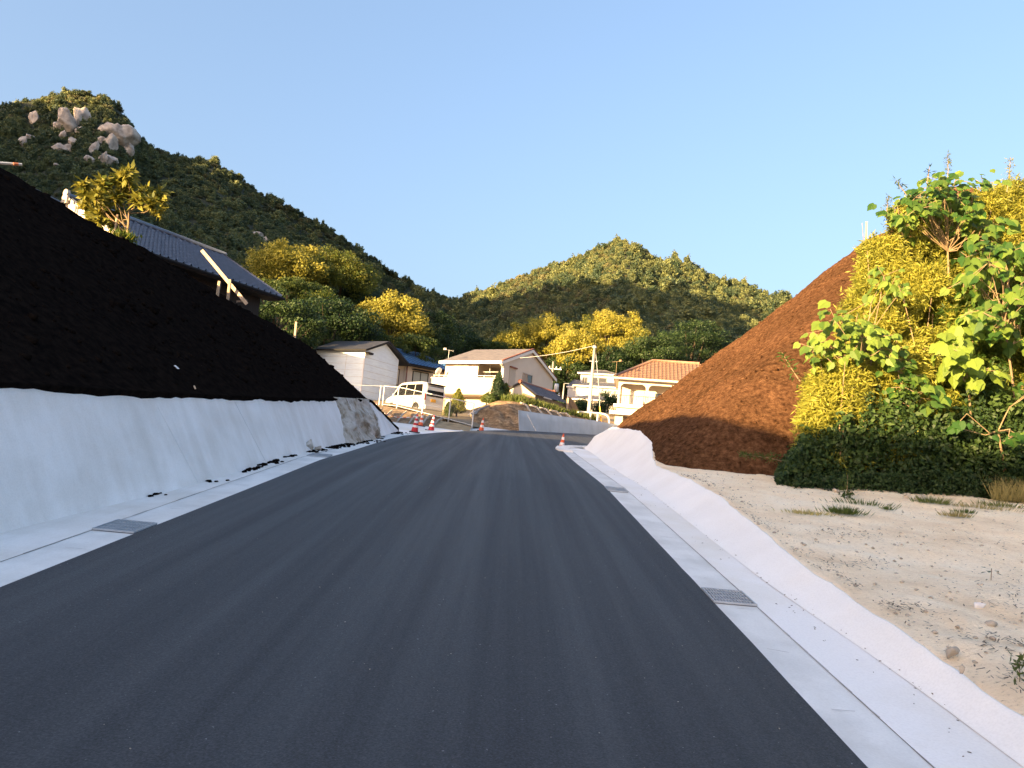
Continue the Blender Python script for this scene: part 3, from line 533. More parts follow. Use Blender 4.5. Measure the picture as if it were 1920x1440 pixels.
for i, ((rx_, ry_, w_, h_), lb) in enumerate(zip(ROCKS, rock_labels)):
    p = HL.inv(rx_, ry_); d = (p - CAM) @ FW; p = CAM + (p - CAM) * (d - 4.5) / d; sw, sh = w_ * 1.12 * d / F, h_ * 1.35 * d / F
    V, Fc = blob(300 + i, 4, .22, 2.2); V = V * (1 + .14 * np.abs(fbm(V[:, 0] * 5 + V[:, 1], V[:, 2] * 3, 320 + i, 3)))[:, None]; o = mesh_np('rock_outcrop', V * [sw, sw * .8, sh], Fc, M['rock']); o.location = Vector(p - np.array([0, .0, 0])); o.rotation_euler = (0, 0, rng.uniform(-.6, .6)); tag(o, lb, 'rock', 'rock outcrops on the left mountain')

# ---------------------------------------------------------------- buildings
def axes(th): return np.array([math.cos(th), math.sin(th), 0]), np.array([-math.sin(th), math.cos(th), 0])
def wave(kind, ph):
    ph = ph % 1.0
    return np.where(ph < .32, .9 * np.sin(np.pi * ph / .32), -.25 * np.sin(np.pi * (ph - .32) / .68)) if kind == 'pan' else np.abs(np.sin(np.pi * ph))
def tiled(name, m, parent, A, U, V, ul, ur, vlen, pitch=.27, row=.25, amp=.035, step=.025, kind='pan'):
    """roof slope from eave corner A: U along the eave, V up the slope, between ul(v) and ur(v)"""
    A, U, V = np.array(A, float), unit(np.array(U, float)[None])[0], unit(np.array(V, float)[None])[0]; Nn = np.cross(U, V); Nn = Nn * np.sign(Nn[2]); nr = max(2, round(vlen / row)); us = np.arange(min(ul(0), ul(vlen)), max(ur(0), ur(vlen)) + pitch / 6, pitch / 6)
    Vs, Fs = [], []
    for i in range(nr):
        v0, v1 = vlen * i / nr, vlen * (i + 1) / nr
        for v, h in ((v0, step), (v1 + .02, 0.)):
            uu = np.clip(us, ul(min(v, vlen)), ur(min(v, vlen))); Vs.append(A + uu[:, None] * U + v * V + (wave(kind, us / pitch) * amp + h)[:, None] * Nn)
        b = i * 2 * len(us); k = np.arange(len(us) - 1); Fs.append(np.stack([b + k, b + k + 1, b + len(us) + k + 1, b + len(us) + k], 1))
    Fq = np.concatenate(Fs); Vq = np.concatenate(Vs); fl = np.dot(np.cross(U, V), [0, 0, 1]) < 0
    return mesh_np(name, Vq, Fq[:, ::-1] if fl else Fq, m, parent)
def window(parent, c, w_, h_, nrm, glass='glass', frame='dark', split=2, t=.05, name='window'):
    """framed window centred at c on a wall with outward normal nrm ('x-','y-'), in local axes"""
    mb = MB(); f = .05
    def bx(m_, a0, a1, z0, z1, d0, d1):
        if nrm == 'y-': m_.bx(c[0] + a0, c[0] + a1, c[1] - d1, c[1] - d0, c[2] + z0, c[2] + z1)
        else: m_.bx(c[0] - d1, c[0] - d0, c[1] + a0, c[1] + a1, c[2] + z0, c[2] + z1)
    W2, H2 = w_ / 2, h_ / 2
    bx(mb, -W2, -W2 + f, -H2, H2, 0, t); bx(mb, W2 - f, W2, -H2, H2, 0, t); bx(mb, -W2 + f, W2 - f, -H2, -H2 + f, 0, t); bx(mb, -W2 + f, W2 - f, H2 - f, H2, 0, t)
    for k in range(1, split): bx(mb, -W2 + w_ * k / split - f / 2, -W2 + w_ * k / split + f / 2, -H2 + f, H2 - f, 0, t * .8)
    o = mb.build(name, M[frame], parent)
    for k in range(split):
        g = MB(); a0 = -W2 + w_ * k / split + f / 2 + (f / 2 if k == 0 else 0); a1 = -W2 + w_ * (k + 1) / split - f / 2 - (f / 2 if k == split - 1 else 0)
        gl = glass[k] if isinstance(glass, (list, tuple)) else glass; bx(g, a0, a1, -H2 + f, H2 - f, .005, .015); g.build('pane', M[gl], o)
    return o
def wallquad(mb, p, q, z0, z1, th=.12, nrm=None): mb.prism([(p[0], p[1], z0), (q[0], q[1], z0), (q[0], q[1], z1), (p[0], p[1], z1)], nrm)
def antenna(name, label, px, py, d, h, mat='polec', s=1.0, rz=.4):
    b = P(px, py, d); o = thing(name, label, 'antenna', b, rz)
    mb = MB(); mb.tube([(0, 0, 0), (0, 0, h)], .022 * s, 6); mb.build('mast', M[mat], o)
    mb = MB(); mb.tube([(-.6 * s, 0, h), (.55 * s, 0, h - .05)], .018 * s, 5)
    for x in np.linspace(-.55, .5, 9): mb.tube([(x * s, -.16 * s, h), (x * s, .16 * s, h)], .010 * s, 4)
    mb.build('boom', M[mat], o)
    mb = MB(); mb.box((-.5 * s, 0, h + .05 * s), (.28 * s, .34 * s, .20 * s)); mb.build('reflector', M[mat], o); return o

# beige two storey house: local x across the gable (0..8.37), local y along the ridge (0..5.3), z=0 at the eave
A0 = np.array([-.828, 53.41, 9.81]); H = thing('house', 'beige two storey house with balcony and low gabled grey roof', 'house', A0, rad(59.05))
Wd, Ln, RI, RX = 8.37, 5.3, 1.64, 4.21
mb = MB(); zb = -4.9
mb.prism([(.45, .15, zb), (8.0, .15, zb), (8.0, .15, .08), (RX, .15, RI - .22), (.45, .15, .02)], (0, .15, 0))      # gable wall, near
mb.prism([(.45, 5.0, zb), (8.0, 5.0, zb), (8.0, 5.0, .08), (RX, 5.0, RI - .22), (.45, 5.0, .02)], (0, .15, 0))
mb.prism([(.45, 2.25, zb), (.45, 5.0, zb), (.45, 5.0, -.02), (.45, 2.25, -.02)], (.15, 0, 0)); mb.prism([(7.85, .3, zb), (7.85, 5.0, zb), (7.85, 5.0, .06), (7.85, .3, .06)], (.15, 0, 0))
mb.prism([(.45, .30, zb), (.45, 2.25, zb), (.45, 2.25, -1.42), (.45, .30, -1.42)], (.15, 0, 0))
mb.build('wall', M['cream'], H)
mb = MB(); mb.bx(.6, 2.6, .30, 2.4, -1.55, -1.45); mb.bx(2.5, 2.6, .3, 2.4, -1.45, -.06); mb.bx(.6, 2.5, 2.25, 2.4, -1.45, -.06); mb.build('loggia_wall', M['soffit'], H)
mb = MB(); mb.bx(.05, 2.5, .3, 2.25, -.10, -.04); mb.build('loggia_ceiling', M['soffit'], H)
window(H, (2.5, 1.0, -.78), 1.3, 1.3, 'x-', 'glass', 'dark', 2)
mb = MB(); mb.tube([(1.0, .32, -.62), (1.0, 2.2, -.62)], .022, 5); mb.tube([(1.0, 1.6, -.1), (1.0, 1.6, -.62)], .02, 5); mb.build('clothes_pole', M['white_metal'], H)
# balcony
mb = MB(); mb.bx(-.80, -.68, -.1, 5.35, -2.45, -1.40); mb.bx(-.68, .45, 5.23, 5.35, -2.45, -1.40); mb.bx(-.68, .44, -.1, .02, -2.45, -1.40); mb.build('balcony', M['cream'], H)
B_ = [c for c in H.children if c.name.startswith('balcony')][0]
mb = MB(); mb.bx(-.86, -.62, -.16, 5.4, -1.40, -1.33); mb.build('coping', M['trim'], B_)
mb = MB(); mb.bx(-.68, .44, .02, 5.23, -2.56, -2.46); mb.bx(-.8, -.69, .02, 5.23, -2.53, -2.455); mb.build('floor_slab', M['soffit'], B_)
mb = MB(); mb.tube([(-.74, -.1, -1.17), (-.74, 5.3, -1.17)], .022, 5)
for y in np.linspace(.05, 5.2, 7): mb.tube([(-.74, y, -1.33), (-.74, y, -1.17)], .02, 5)
mb.build('handrail', M['trim'], B_)
window(H, (.45, 3.72, -.76), 1.3, .98, 'x-', ['frost', 'curtain'], 'trim', 2)
mb = MB(); mb.bx(.40, .44, 4.15, 4.31, -1.25, -.31); mb.build('curtain', M['bluetile'], H)
window(H, (3.98, .15, -.60), 1.45, .66, 'y-', ['amber', 'glass'], 'soffit', 2)
mb = MB(); mb.bx(1.34, 2.16, .10, .146, -1.55, -.22); mb.build('recess', M['beige'], H)
mb = MB(); mb.bx(1.30, 2.20, -.02, .146, -.22, -.12); mb.build('window_hood', M['redtrim'], H); mb = MB(); mb.bx(1.28, 2.22, -.06, .146, -1.62, -1.55); mb.build('window_sill', M['redtrim'], H)
window(H, (.45, 2.9, -3.75), 1.5, 1.5, 'x-', 'curtain', 'trim', 2)
mb = MB(); mb.bx(.5, 1.3, 2.4, 2.8, -.1, -.06); mb.build('eave_lining', M['soffit'], H)
mb = MB()                                        # roof: two slabs, fascia, verge
for y0, y1 in ((0, Ln),):
    for (xa, za, xb, zb_) in ((-.05, 0, RX, RI), (Wd, .04, RX, RI)):
        mb.prism([(xa, y0, za), (xb, y0, zb_), (xb, y0, zb_ - .14), (xa, y0, za - .14)], (0, y1 - y0, 0))
rf = mb.build('roof', M['slate'], H)
sv = unit(np.array([[RX + .05, 0, RI]]))[0]
tiled('shingles', M['slate'], rf, (-.05, Ln, .012), (0, -1, 0), (sv[0], 0, sv[2]), lambda v: 0, lambda v: Ln, math.hypot(RX + .05, RI), pitch=.45, row=.28, amp=.008, step=.018, kind='abs')
mb = MB(); mb.bx(-.16, -.055, -.06, Ln + .06, -.20, .0); mb.build('fascia', M['trim'], rf)
mb = MB()
mb.prism([(-.05, -.06, -.02), (RX, -.06, RI - .02), (RX, -.06, RI - .24), (-.05, -.06, -.24)], (0, .055, 0)); mb.prism([(Wd, -.06, .02), (RX, -.06, RI - .02), (RX, -.06, RI - .24), (Wd, -.06, -.20)], (0, .055, 0)); mb.build('bargeboard', M['trim'], rf)
mb = MB()
for k in range(22):
    a_ = k / 22; mb.box((-.05 + (RX + .05) * (a_ + .022), .0, RI * (a_ + .022) + .045), (.17, .16, .06), M=Matrix.Rotation(-math.atan2(RI, RX), 3, 'Y'))
    mb.box((Wd + (RX - Wd) * (a_ + .022), .0, .04 + (RI - .04) * (a_ + .022) + .045), (.17, .16, .06), M=Matrix.Rotation(math.atan2(RI, RX), 3, 'Y'))
mb.build('verge_tiles', M['redtrim'], rf)
mb = MB(); mb.tube([(-.12, .10, -.15), (.15, .06, -.38), (.36, .06, -.45), (.36, .06, zb)], .04, 6); mb.build('downpipe', M['trim'], H)
mb = MB(); mb.bx(2.6, 7.8, .4, 4.9, -3.0, -2.9); mb.build('floor_slab', M['soffit'], H)
# dish, aerial
o = thing('satellite_dish', 'white satellite dish at the left end of the balcony', 'satellite dish', H.matrix_basis @ Vector((-.2, 5.25, -1.33)) if False else A0 + np.array([0, 0, -1.33]) + axes(rad(59.05))[0] * -.3 + axes(rad(59.05))[1] * 5.1, rad(200))
mb = MB(); mb.tube([(0, 0, 0), (0, 0, .35)], .025, 6); mb.build('mast', M['white_metal'], o)
mb = MB(); mb.lathe([(0.001, -.06), (.12, -.045), (.22, -.01), (.30, .03), (.30, .045), (.22, .005), (.12, -.03), (.001, -.045)], 18); d_ = mb.build('dish', M['white_metal'], o, True); d_.location = (.05, 0, .5); d_.rotation_euler = (rad(62), 0, rad(35))
antenna('roof_antenna', 'spiky television aerial above the left end of the beige roof', 840.5, 672, 55.5, .62, 'white_metal', .62, .2)
o = thing('dark_garment', 'dark shirt hanging in the beige house balcony recess', 'shirt', A0 + axes(rad(59.05))[0] * 1.0 + axes(rad(59.05))[1] * 1.75 + np.array([0, 0, -.66]), rad(59))
mb = MB(); mb.prism([(-.03, -.16, 0), (-.03, .16, 0), (-.03, .34, -.16), (-.03, .32, -.42), (-.03, .22, -.40), (-.03, .24, -.72), (-.03, -.24, -.72), (-.03, -.22, -.40), (-.03, -.32, -.42), (-.03, -.34, -.16)], (.1, 0, 0)); mb.build('shirt', M['dark'], o)
mb = MB(); mb.tube([(0, -.18, 0), (0, 0, .06), (0, .18, 0)], .012, 4); mb.build('hanger', M['white_metal'], o)

# white painted shed
A1 = P(687, 655, 54); S = thing('shed', 'white painted board shed with dark low roof behind the black mound', 'shed', A1, rad(62.86))
mb = MB(); zb = -3.3; RX2, RI2, WD2, DR2, L2 = 2.30, .98, 4.9, .86, 4.5
mb.prism([(.3, .3, zb), (3.95, .3, zb), (3.95, .3, .02), (RX2, .3, RI2 - .15), (.3, .3, .02)], (0, .1, 0)); mb.bx(.3, .4, .4, 4.3, zb, .0); mb.bx(3.85, 3.95, .4, 4.3, zb, 0); mb.bx(.4, 3.85, 4.2, 4.3, zb, .0)
wl = mb.build('wall', M['siding'], S)
mb = MB()
for k in range(8):
    z = zb + .35 + k * .42
    if z < -.06: mb.bx(.285, .30, .3, 4.3, z, z + .012); mb.bx(.3, 3.95, .285, .30, z, z + .012)
mb.bx(.284, .298, 1.72, 1.735, zb, -.1); mb.build('board_joint', M['joint'], wl)
mb = MB(); mb.bx(.27, .34, .27, .34, zb, .0); mb.build('corner_trim', M['white'], wl)
mb = MB(); mb.prism([(-.02, 0, 0), (RX2, 0, RI2), (RX2, 0, RI2 - .09), (-.02, 0, -.09)], (0, L2, 0)); mb.prism([(WD2, 0, RI2 - DR2 - .25), (RX2, 0, RI2), (RX2, 0, RI2 - .09), (WD2, 0, RI2 - DR2 - .34)], (0, L2, 0)); rf = mb.build('roof', M['sheet'], S)
mb = MB(); mb.prism([(-.05, -.03, .01), (RX2, -.03, RI2 + .02), (RX2, -.03, RI2 - .13), (-.05, -.03, -.13)], (0, .03, 0)); mb.prism([(WD2, -.03, RI2 - DR2 - .24), (RX2, -.03, RI2 + .02), (RX2, -.03, RI2 - .13), (WD2, -.03, RI2 - DR2 - .38)], (0, .03, 0)); mb.bx(-.06, -.022, 0, L2, -.10, .015); mb.build('bargeboard', M['dark'], rf)
mb = MB(); mb.bx(.3, .8, .02, .26, -.22, -.10); mb.build('purlin', M['dark'], rf)

S.scale = (1.125, 1.125, 1.125)

# blue tiled bungalow between shed and beige house: local x along the eave away from us
hb = P(771, 680, 63); BH = thing('house', 'cream bungalow with glossy blue tiled roof behind the silver van', 'house', hb, rad(38))
Lb = 3.6; BH.scale = (1.135, 1.135, 1.135)
mb = MB(); mb.bx(-.1, Lb, .45, 4.0, -4.2, -.12); wl = mb.build('wall', M['cream'], BH)
mb = MB(); mb.bx(-3.2, -.1, .75, 4.0, -4.2, -.15); mb.build('side_wing', M['cream'], BH)
mb = MB(); mb.bx(-.3, Lb + .2, -.05, .45, -.20, -.12); mb.build('eave_lining', M['darkwood'], BH)
window(BH, (1.15, .45, -1.10), 1.35, 1.25, 'y-', 'frost', 'dark', 2); window(BH, (-1.0, .75, -1.1), 1.1, 1.2, 'y-', 'curtain', 'darkwood', 2)
mb = MB(); mb.tube([(-.05, .38, -.15), (-.05, .38, -4)], .04, 6); mb.build('downpipe', M['redtrim'], BH)
mb = MB(); mb.bx(.4, 2.0, .05, .45, -.42, -.36); mb.build('window_hood', M['dark'], BH)
tiled('roof', M['bluetile'], BH, (-2.4, -.15, -.1), (1, 0, 0), (0, 1, .5), lambda v: .0 * v, lambda v: Lb + 2.7 - .75 * v, 2.6, .28, .28, .05, .035)
rf = [c for c in BH.children if c.name.startswith('roof')][0]
mb = MB(); mb.tube([(-2.4, 2.2, 1.12), (Lb - 1.6, 2.2, 1.12), (Lb + .3, -.15, -.02)], .11, 8); mb.build('ridge_tiles', M['bluetile'], rf, True)
mb = MB(); mb.prism([(-2.4, -.1, -.16), (Lb + .25, -.1, -.16), (Lb - 1.7, 2.2, 1.0), (-2.4, 2.2, 1.0)], (0, 0, -.05)); mb.prism([(-2.4, 4.4, -.16), (Lb + .25, 4.4, -.16), (Lb - 1.7, 2.2, 1.0), (-2.4, 2.2, 1.0)], (0, 0, -.05)); mb.build('roof_underside', M['darkwood'], rf)

# orange tiled house on the right, arched veranda
A2 = np.array([6.55, 49.5, 8.834]); O = thing('house', 'cream house with terracotta tiled roof and arched veranda beside the brown mound', 'house', A2, rad(-9.26))
Lo = 8.0
def archwall(mb, x0, x1, z0, z1, spans, y, th):
    """front wall with round-cornered openings; spans: (xa, xb, ztop)"""
    xs = x0
    for xa, xb, zt, zbm in spans:
        mb.prism([(xs, y, z0), (xa, y, z0), (xa, y, z1), (xs, y, z1)], (0, th, 0)); R_ = .30; n = 7
        arc = [(xa, y, zt - R_)] + [(xa + R_ - R_ * math.cos(q), y, zt - R_ + R_ * math.sin(q)) for q in np.linspace(.05, math.pi / 2, n)] + [(xb - R_ + R_ * math.sin(q), y, zt - R_ + R_ * math.cos(q)) for q in np.linspace(0, math.pi / 2 - .05, n)] + [(xb, y, zt - R_)]
        mid = len(arc)
        for p, q in zip(arc[:-1], arc[1:]): mb.prism([p, q, (q[0], y, z1), (p[0], y, z1)], (0, th, 0))
        mb.prism([(xa, y, z0), (xb, y, z0), (xb, y, zbm), (xa, y, zbm)], (0, th, 0)); xs = xb
    mb.prism([(xs, y, z0), (x1, y, z0), (x1, y, z1), (xs, y, z1)], (0, th, 0))
mb = MB(); archwall(mb, .32, 7.6, -1.72, -.02, [(.46, 2.12, -.30, -1.64), (2.27, 3.9, -.30, -1.64), (4.05, 5.7, -.30, -1.64)], .5, .14)
mb.prism([(.32, .64, -1.72), (.32, 1.9, -1.72), (.32, 1.9, -1.60), (.32, .64, -1.60)], (.14, 0, 0)); mb.prism([(.32, .64, -.32), (.32, 1.9, -.32), (.32, 1.9, -.02), (.32, .64, -.02)], (.14, 0, 0)); mb.prism([(.32, 1.62, -1.6), (.32, 1.9, -1.6), (.32, 1.9, -.32), (.32, 1.62, -.32)], (.14, 0, 0))
mb.bx(.46, 7.6, 1.76, 1.9, -4.4, -.02); mb.bx(.32, .46, 1.9, 4.6, -4.4, -.02); mb.build('wall', M['cream'], O)
mb = MB(); mb.bx(.46, 7.6, .64, 1.76, -.12, -.06); mb.build('veranda_ceiling', M['soffit'], O)
window(O, (1.5, 1.76, -1.1), 1.0, 1.0, 'y-', 'curtain', 'trim', 2); window(O, (3.3, 1.76, -1.1), 1.2, 1.0, 'y-', 'glass', 'trim', 2)
mb = MB(); mb.bx(.1, 7.8, -.1, 1.75, -1.92, -1.73); mb.build('veranda_slab', M['trim'], O)
mb = MB(); mb.bx(-.12, 7.8, -.3, 1.75, -2.42, -2.18); mb.build('lower_slab', M['trim'], O); mb = MB(); mb.bx(.3, 7.6, .2, 1.7, -2.18, -1.92); mb.bx(.25, .75, .2, .7, -4.4, -2.42); mb.bx(.75, 7.6, 1.0, 1.7, -4.4, -2.42); mb.build('base_wall', M['cream'], O)
mb = MB(); mb.tube([(.4, .46, -1.08), (3.9, .46, -1.08)], .02, 5)
for x in np.arange(.45, 3.9, .11): mb.tube([(x, .46, -1.66), (x, .46, -1.08)], .011, 4)
mb.build('balustrade', M['sheet'], O)
mb = MB(); mb.bx(1.35, 1.95, 1.1, 1.4, -1.72, -1.3); mb.build('air_conditioner', M['white'], O)
tiled('roof', M['orangetile'], O, (0, 0, 0), (1, 0, 0), (0, 2.62, 1.64), lambda v: 2.45 * v / 3.09, lambda v: Lo - 2.45 * v / 3.09, 3.09, .25, .28, .045, .03)
tiled('roof', M['orangetile'], O, (0, 5.3, 0), (0, -1, 0), (2.45, 0, 1.64), lambda v: 2.62 * v / 2.95, lambda v: 5.3 - 2.62 * v / 2.95, 2.95, .25, .28, .045, .03)
rf = [c for c in O.children if c.name.startswith('roof')][0]
mb = MB(); mb.tube([(0, 0, .06), (2.45, 2.62, 1.70), (Lo - 2.45, 2.62, 1.70)], .09, 8); mb.build('ridge_tiles', M['orangetile'], rf, True)
mb = MB(); mb.tube([(-.1, -.06, -.04), (Lo, -.06, -.04)], .06, 6); mb.build('rain_gutter', M['trim'], rf); mb = MB(); mb.bx(.05, Lo, .0, .5, -.06, -.025); mb.bx(.05, .32, .5, 5.2, -.06, -.025); mb.build('eave_lining', M['trim'], rf)
antenna('roof_antenna', 'rusty box ended television aerial at the corner of the terracotta roof', 1154.5, 706, 49.6, 1.0, 'twig', .55, 2.6)

# long storehouse with lit gable and grey tiles
A3 = np.array([1.519, 46.713, 6.916]); T = thing('storehouse', 'low plank storehouse with sunlit gable and long grey tiled roof', 'storehouse', A3, rad(59.2))
Ls = 4.6
mb = MB(); mb.prism([(.1, .12, -1.5), (.1, 2.3, -1.5), (.1, 2.3, .25), (.1, 1.26, .70), (.1, .12, -.03)], (.1, 0, 0)); mb.build('gable_wall', M['cream'], T)
mb = MB(); mb.bx(.2, Ls, .12, .2, -1.5, -.03); mb.prism([(.085, .12, -1.5), (.085, 1.0, -1.5), (.085, 1.0, .12), (.085, .12, -.12)], (.014, 0, 0)); mb.build('plank_wall', M['greywood'], T)
tiled('roof', M['greytile'], T, (0, 0, 0), (1, 0, 0), (0, 1.19, .777), lambda v: 0, lambda v: Ls, 1.42, .22, .2, .035, .025)
rf = [c for c in T.children if c.name.startswith('roof')][0]
tiled('back_slope', M['greytile'], rf, (0, 2.6, .1), (1, 0, 0), (0, -1.41, .677), lambda v: 0, lambda v: Ls, 1.56, .22, .2, .035, .025)
mb = MB(); mb.tube([(-.05, 1.19, .80), (Ls + .05, 1.19, .80)], .075, 8); mb.tube([(-.1, 1.19, .80), (.06, 1.19, .84)], .12, 8); mb.tube([(Ls - .05, 1.19, .84), (Ls + .1, 1.19, .82)], .11, 8)
mb.build('ridge_tiles', M['redtrim'], rf, True)
mb = MB(); mb.prism([(-.02, 0, -.03), (-.02, 1.19, .75), (-.02, 1.19, .66), (-.02, 0, -.12)], (.05, 0, 0)); mb.prism([(-.02, 2.6, .07), (-.02, 1.19, .75), (-.02, 1.19, .66), (-.02, 2.6, -.02)], (.05, 0, 0)); mb.build('bargeboard', M['darkwood'], rf)

# dark house on the terrace behind the black mound
A4 = np.array([-12.148, 23.433, 7.788]); K4 = thing('house', 'dark walled house with black glazed tile roof above the black mound', 'house', A4, rad(61.4))
L4, w4, r4 = 6.342, 3.429, 1.811; sl4 = math.hypot(w4, r4)
tiled('roof', M['kawara'], K4, (0, 0, 0), (1, 0, 0), (0, w4, r4), lambda v: -.25 * v / sl4, lambda v: L4 - .02 * v, sl4, .30, .25, .10, .014)
rf = [c for c in K4.children if c.name.startswith('roof')][0]
tiled('back_slope', M['kawara'], rf, (-.25, 2 * w4, 0), (1, 0, 0), (0, -w4, r4), lambda v: 0, lambda v: L4 + .25, sl4, .265, .235, .05, .03)
mb = MB(); mb.tube([(-.3, w4, r4 + .08), (L4, w4, r4 + .08)], .11, 8); mb.build('ridge_tiles', M['kawara'], rf, True)
mb = MB()
for k in range(15):
    v = (k + .5) / 15; mb.box((-.25 * v - .02, w4 * v, r4 * v + .03), (.12, .20, .07), M=Matrix.Rotation(math.atan2(r4, w4), 3, 'X'))
    mb.box((-.25 * v - .02, 2 * w4 - w4 * v, r4 * v + .03), (.12, .20, .07), M=Matrix.Rotation(-math.atan2(r4, w4), 3, 'X'))
mb.build('verge_tiles', M['beige'], rf)
mb = MB(); mb.prism([(-.02, 0, -.03), (-.27, w4, r4 - .03), (-.27, w4, r4 - .33), (-.02, 0, -.30)], (.05, 0, 0)); mb.prism([(-.27, 2 * w4, -.03), (-.27, w4, r4 - .03), (-.27, w4, r4 - .33), (-.27, 2 * w4, -.30)], (.05, 0, 0)); mb.build('bargeboard', M['cream'], rf)
mb = MB(); mb.tube([(-.38, w4, r4 + .16), (-.28, w4, r4 + .16)], .13, 8); mb.bx(-.38, -.30, w4 - .14, w4 + .14, r4 - .2, r4 + .06); mb.build('ridge_end_tile', M['beige'], rf)
mb = MB(); mb.bx(0, L4, .0, .62, -.14, -.05); mb.build('eave_lining', M['darkwood'], rf); mb = MB(); mb.tube([(0, -.08, -.05), (L4 + .1, -.08, -.05)], .055, 6); mb.build('rain_gutter', M['dark'], rf)
mb = MB(); mb.bx(.55, L4 - .45, .62, .74, -3.2, -.10); mb.bx(L4 - .57, L4 - .45, .74, 6.2, -3.2, -.10); mb.prism([(.55, .74, -3.2), (.55, 6.2, -3.2), (.55, 6.2, .1), (.55, w4, 1.5), (.55, .74, .1)], (.12, 0, 0)); mb.bx(.67, L4 - .57, 6.08, 6.2, -3.2, -.1); mb.build('wall', M['darkwood'], K4)
mb = MB(); mb.tube([(L4 - .43, .7, -.75), (L4 - .05, .35, -.2)], .02, 5); mb.build('gutter_bracket', M['dark'], K4)
# further roof edge and low white wall seen over the mound at far left
o = thing('roof_ridge', 'long grey roof ridge running into the black mound at left', 'roof', P(82, 364, 26)); q = np.array(P(82, 364, 26))
mb = MB(); mb.tube([P(30, 338, 24.5) - q, P(122, 384, 27) - q], .045, 6); mb.build('ridge_pipe', M['greytile'], o)
mb = MB(); mb.quad(*[p - q for p in (P(30, 340, 24.5), P(122, 386, 27), P(122, 420, 26.9), P(30, 380, 24.4))]); mb.build('roof_face', M['greytile'], o)
o = thing('metal_rail', 'grey metal rail with rusty joint at the left edge', 'rail', P(20, 306, 24)); q = np.array(P(20, 306, 24))
mb = MB(); mb.tube([P(-90, 299, 23) - q, P(41, 308.5, 24.3) - q], .045, 6); mb.build('rail', M['galv'], o); mb = MB(); mb.tube([P(25, 307.2, 24.1) - q, P(34, 308, 24.2) - q], .052, 6); mb.build('joint', M['orangeplastic'], o)
mb = MB(); mb.tube([P(-60, 300, 23.2) - q, P(-60, 340, 23.2) - q], .04, 6); mb.build('post', M['galv'], o)

# white village houses far behind
def villa(label, px, py, d, rz, L, Dp, h, wins, roofh=.8, mat='villa', roof='greytile', ov=.35, annex=None):
    b = P(px, py, d); o = thing('house', label, 'house', b, rz)
    mb = MB(); mb.bx(0, L, 0, Dp, 0, h); wl = mb.build('wall', M[mat], o)
    mb = MB(); e = [(-ov, -ov, h), (L + ov, -ov, h), (L + ov, Dp + ov, h), (-ov, Dp + ov, h)]; r0, r1 = (min(L * .3, Dp / 2), Dp / 2, h + roofh), (L - min(L * .3, Dp / 2), Dp / 2, h + roofh)
    mb.add(e + [r0, r1], [(0, 1, 5, 4), (1, 2, 5), (2, 3, 4, 5), (3, 0, 4), (3, 2, 1, 0)]); rf = mb.build('roof', M[roof], o)
    mb = MB(); mb.tube([r0, r1], .12, 6); [mb.tube([p, r0 if i in (0, 3) else r1], .08, 5) for i, p in enumerate(e)]; mb.build('ridge_tiles', M[roof], rf)
    mb = MB(); mb.bx(-ov, L + ov, -ov - .02, -ov + .04, h - .16, h - .003); mb.bx(-ov - .02, -ov + .04, -ov + .05, Dp + ov, h - .16, h - .003); mb.build('fascia', M['trim'], rf)
    for cx, cz, ww, hh in wins: window(o, (cx, 0, cz), ww, hh, 'y-', 'glass', 'soffit', 2)
    return o
villa('small white upper house with hipped grey roof behind the pole', 1086, 736, 92, rad(-12), 4.2, 4.5, 2.4, [(2.2, 1.5, 1.9, .9), (.55, 1.5, .6, .8)], .7)
o = villa('long low white house wing below the small white upper house', 1078, 753, 88, rad(-14), 7.6, 4.0, 1.9, [(6.4, .9, 1.4, .9), (3.2, .95, 1.2, .5)], .7)
villa('small gabled white annexe at the left end of the white house', 1063, 748, 89, rad(-10), 1.6, 3.0, 1.5, [], .9, ov=.15)
villa('shaded grey lower building under the white houses', 1070, 781, 84, rad(-14), 5.2, 3.5, 2.0, [(1.2, 1.2, 1.0, .8), (3.4, 1.1, 1.4, .9)], .6, 'beige')

# ---------------------------------------------------------------- street objects
GT = W(np.array([0., 0]), np.array([0., 1]), np.array([0., 0])); ROT_NEAR = (PITCH, 0, 0); ROT_FAR = (rad(5.4), 0, 0)
def grate(label, x0, x1, y0, y1):
    o = thing('drain_grate', label, 'drain grate', W((x0 + x1) / 2, (y0 + y1) / 2, zg((y0 + y1) / 2) + .006), 0, None, ROT_NEAR); a, b = (x1 - x0) / 2, (y1 - y0) / 2
    mb = MB(); mb.bx(-a, a, -b, b, .0, .006); mb.build('pit', M['pit'], o)
    mb = MB()
    for p in ((-a, -a + .014, -b, b), (a - .014, a, -b, b), (-a + .014, a - .014, -b, -b + .014), (-a + .014, a - .014, b - .014, b)): mb.bx(*p, .006, .022)
    mb.build('frame', M['galv'], o)
    mb = MB()
    for k in range(1, 13): q = -a + .014 + (2 * a - .028) * k / 13; mb.bx(q - .0045, q + .0045, -b + .014, b - .014, .008, .020)
    for k in range(1, 4): q = -b + 2 * b * k / 4; mb.bx(-a + .014, a - .014, q - .003, q + .003, .009, .0185)
    mb.build('bars', M['galv'], o)
grate('steel drain grate in the left gutter nearest the camera', -3.74, -3.35, 7.10, 7.57)
grate('steel drain grate in the left gutter beside the torn sandbags', -3.76, -3.38, 14.6, 15.1)
grate('steel drain grate in the right gutter nearest the camera', 1.87, 2.24, 6.52, 6.96)
grate('steel drain grate in the right gutter beside the ragged gravel edge', 1.82, 2.17, 13.3, 13.8)
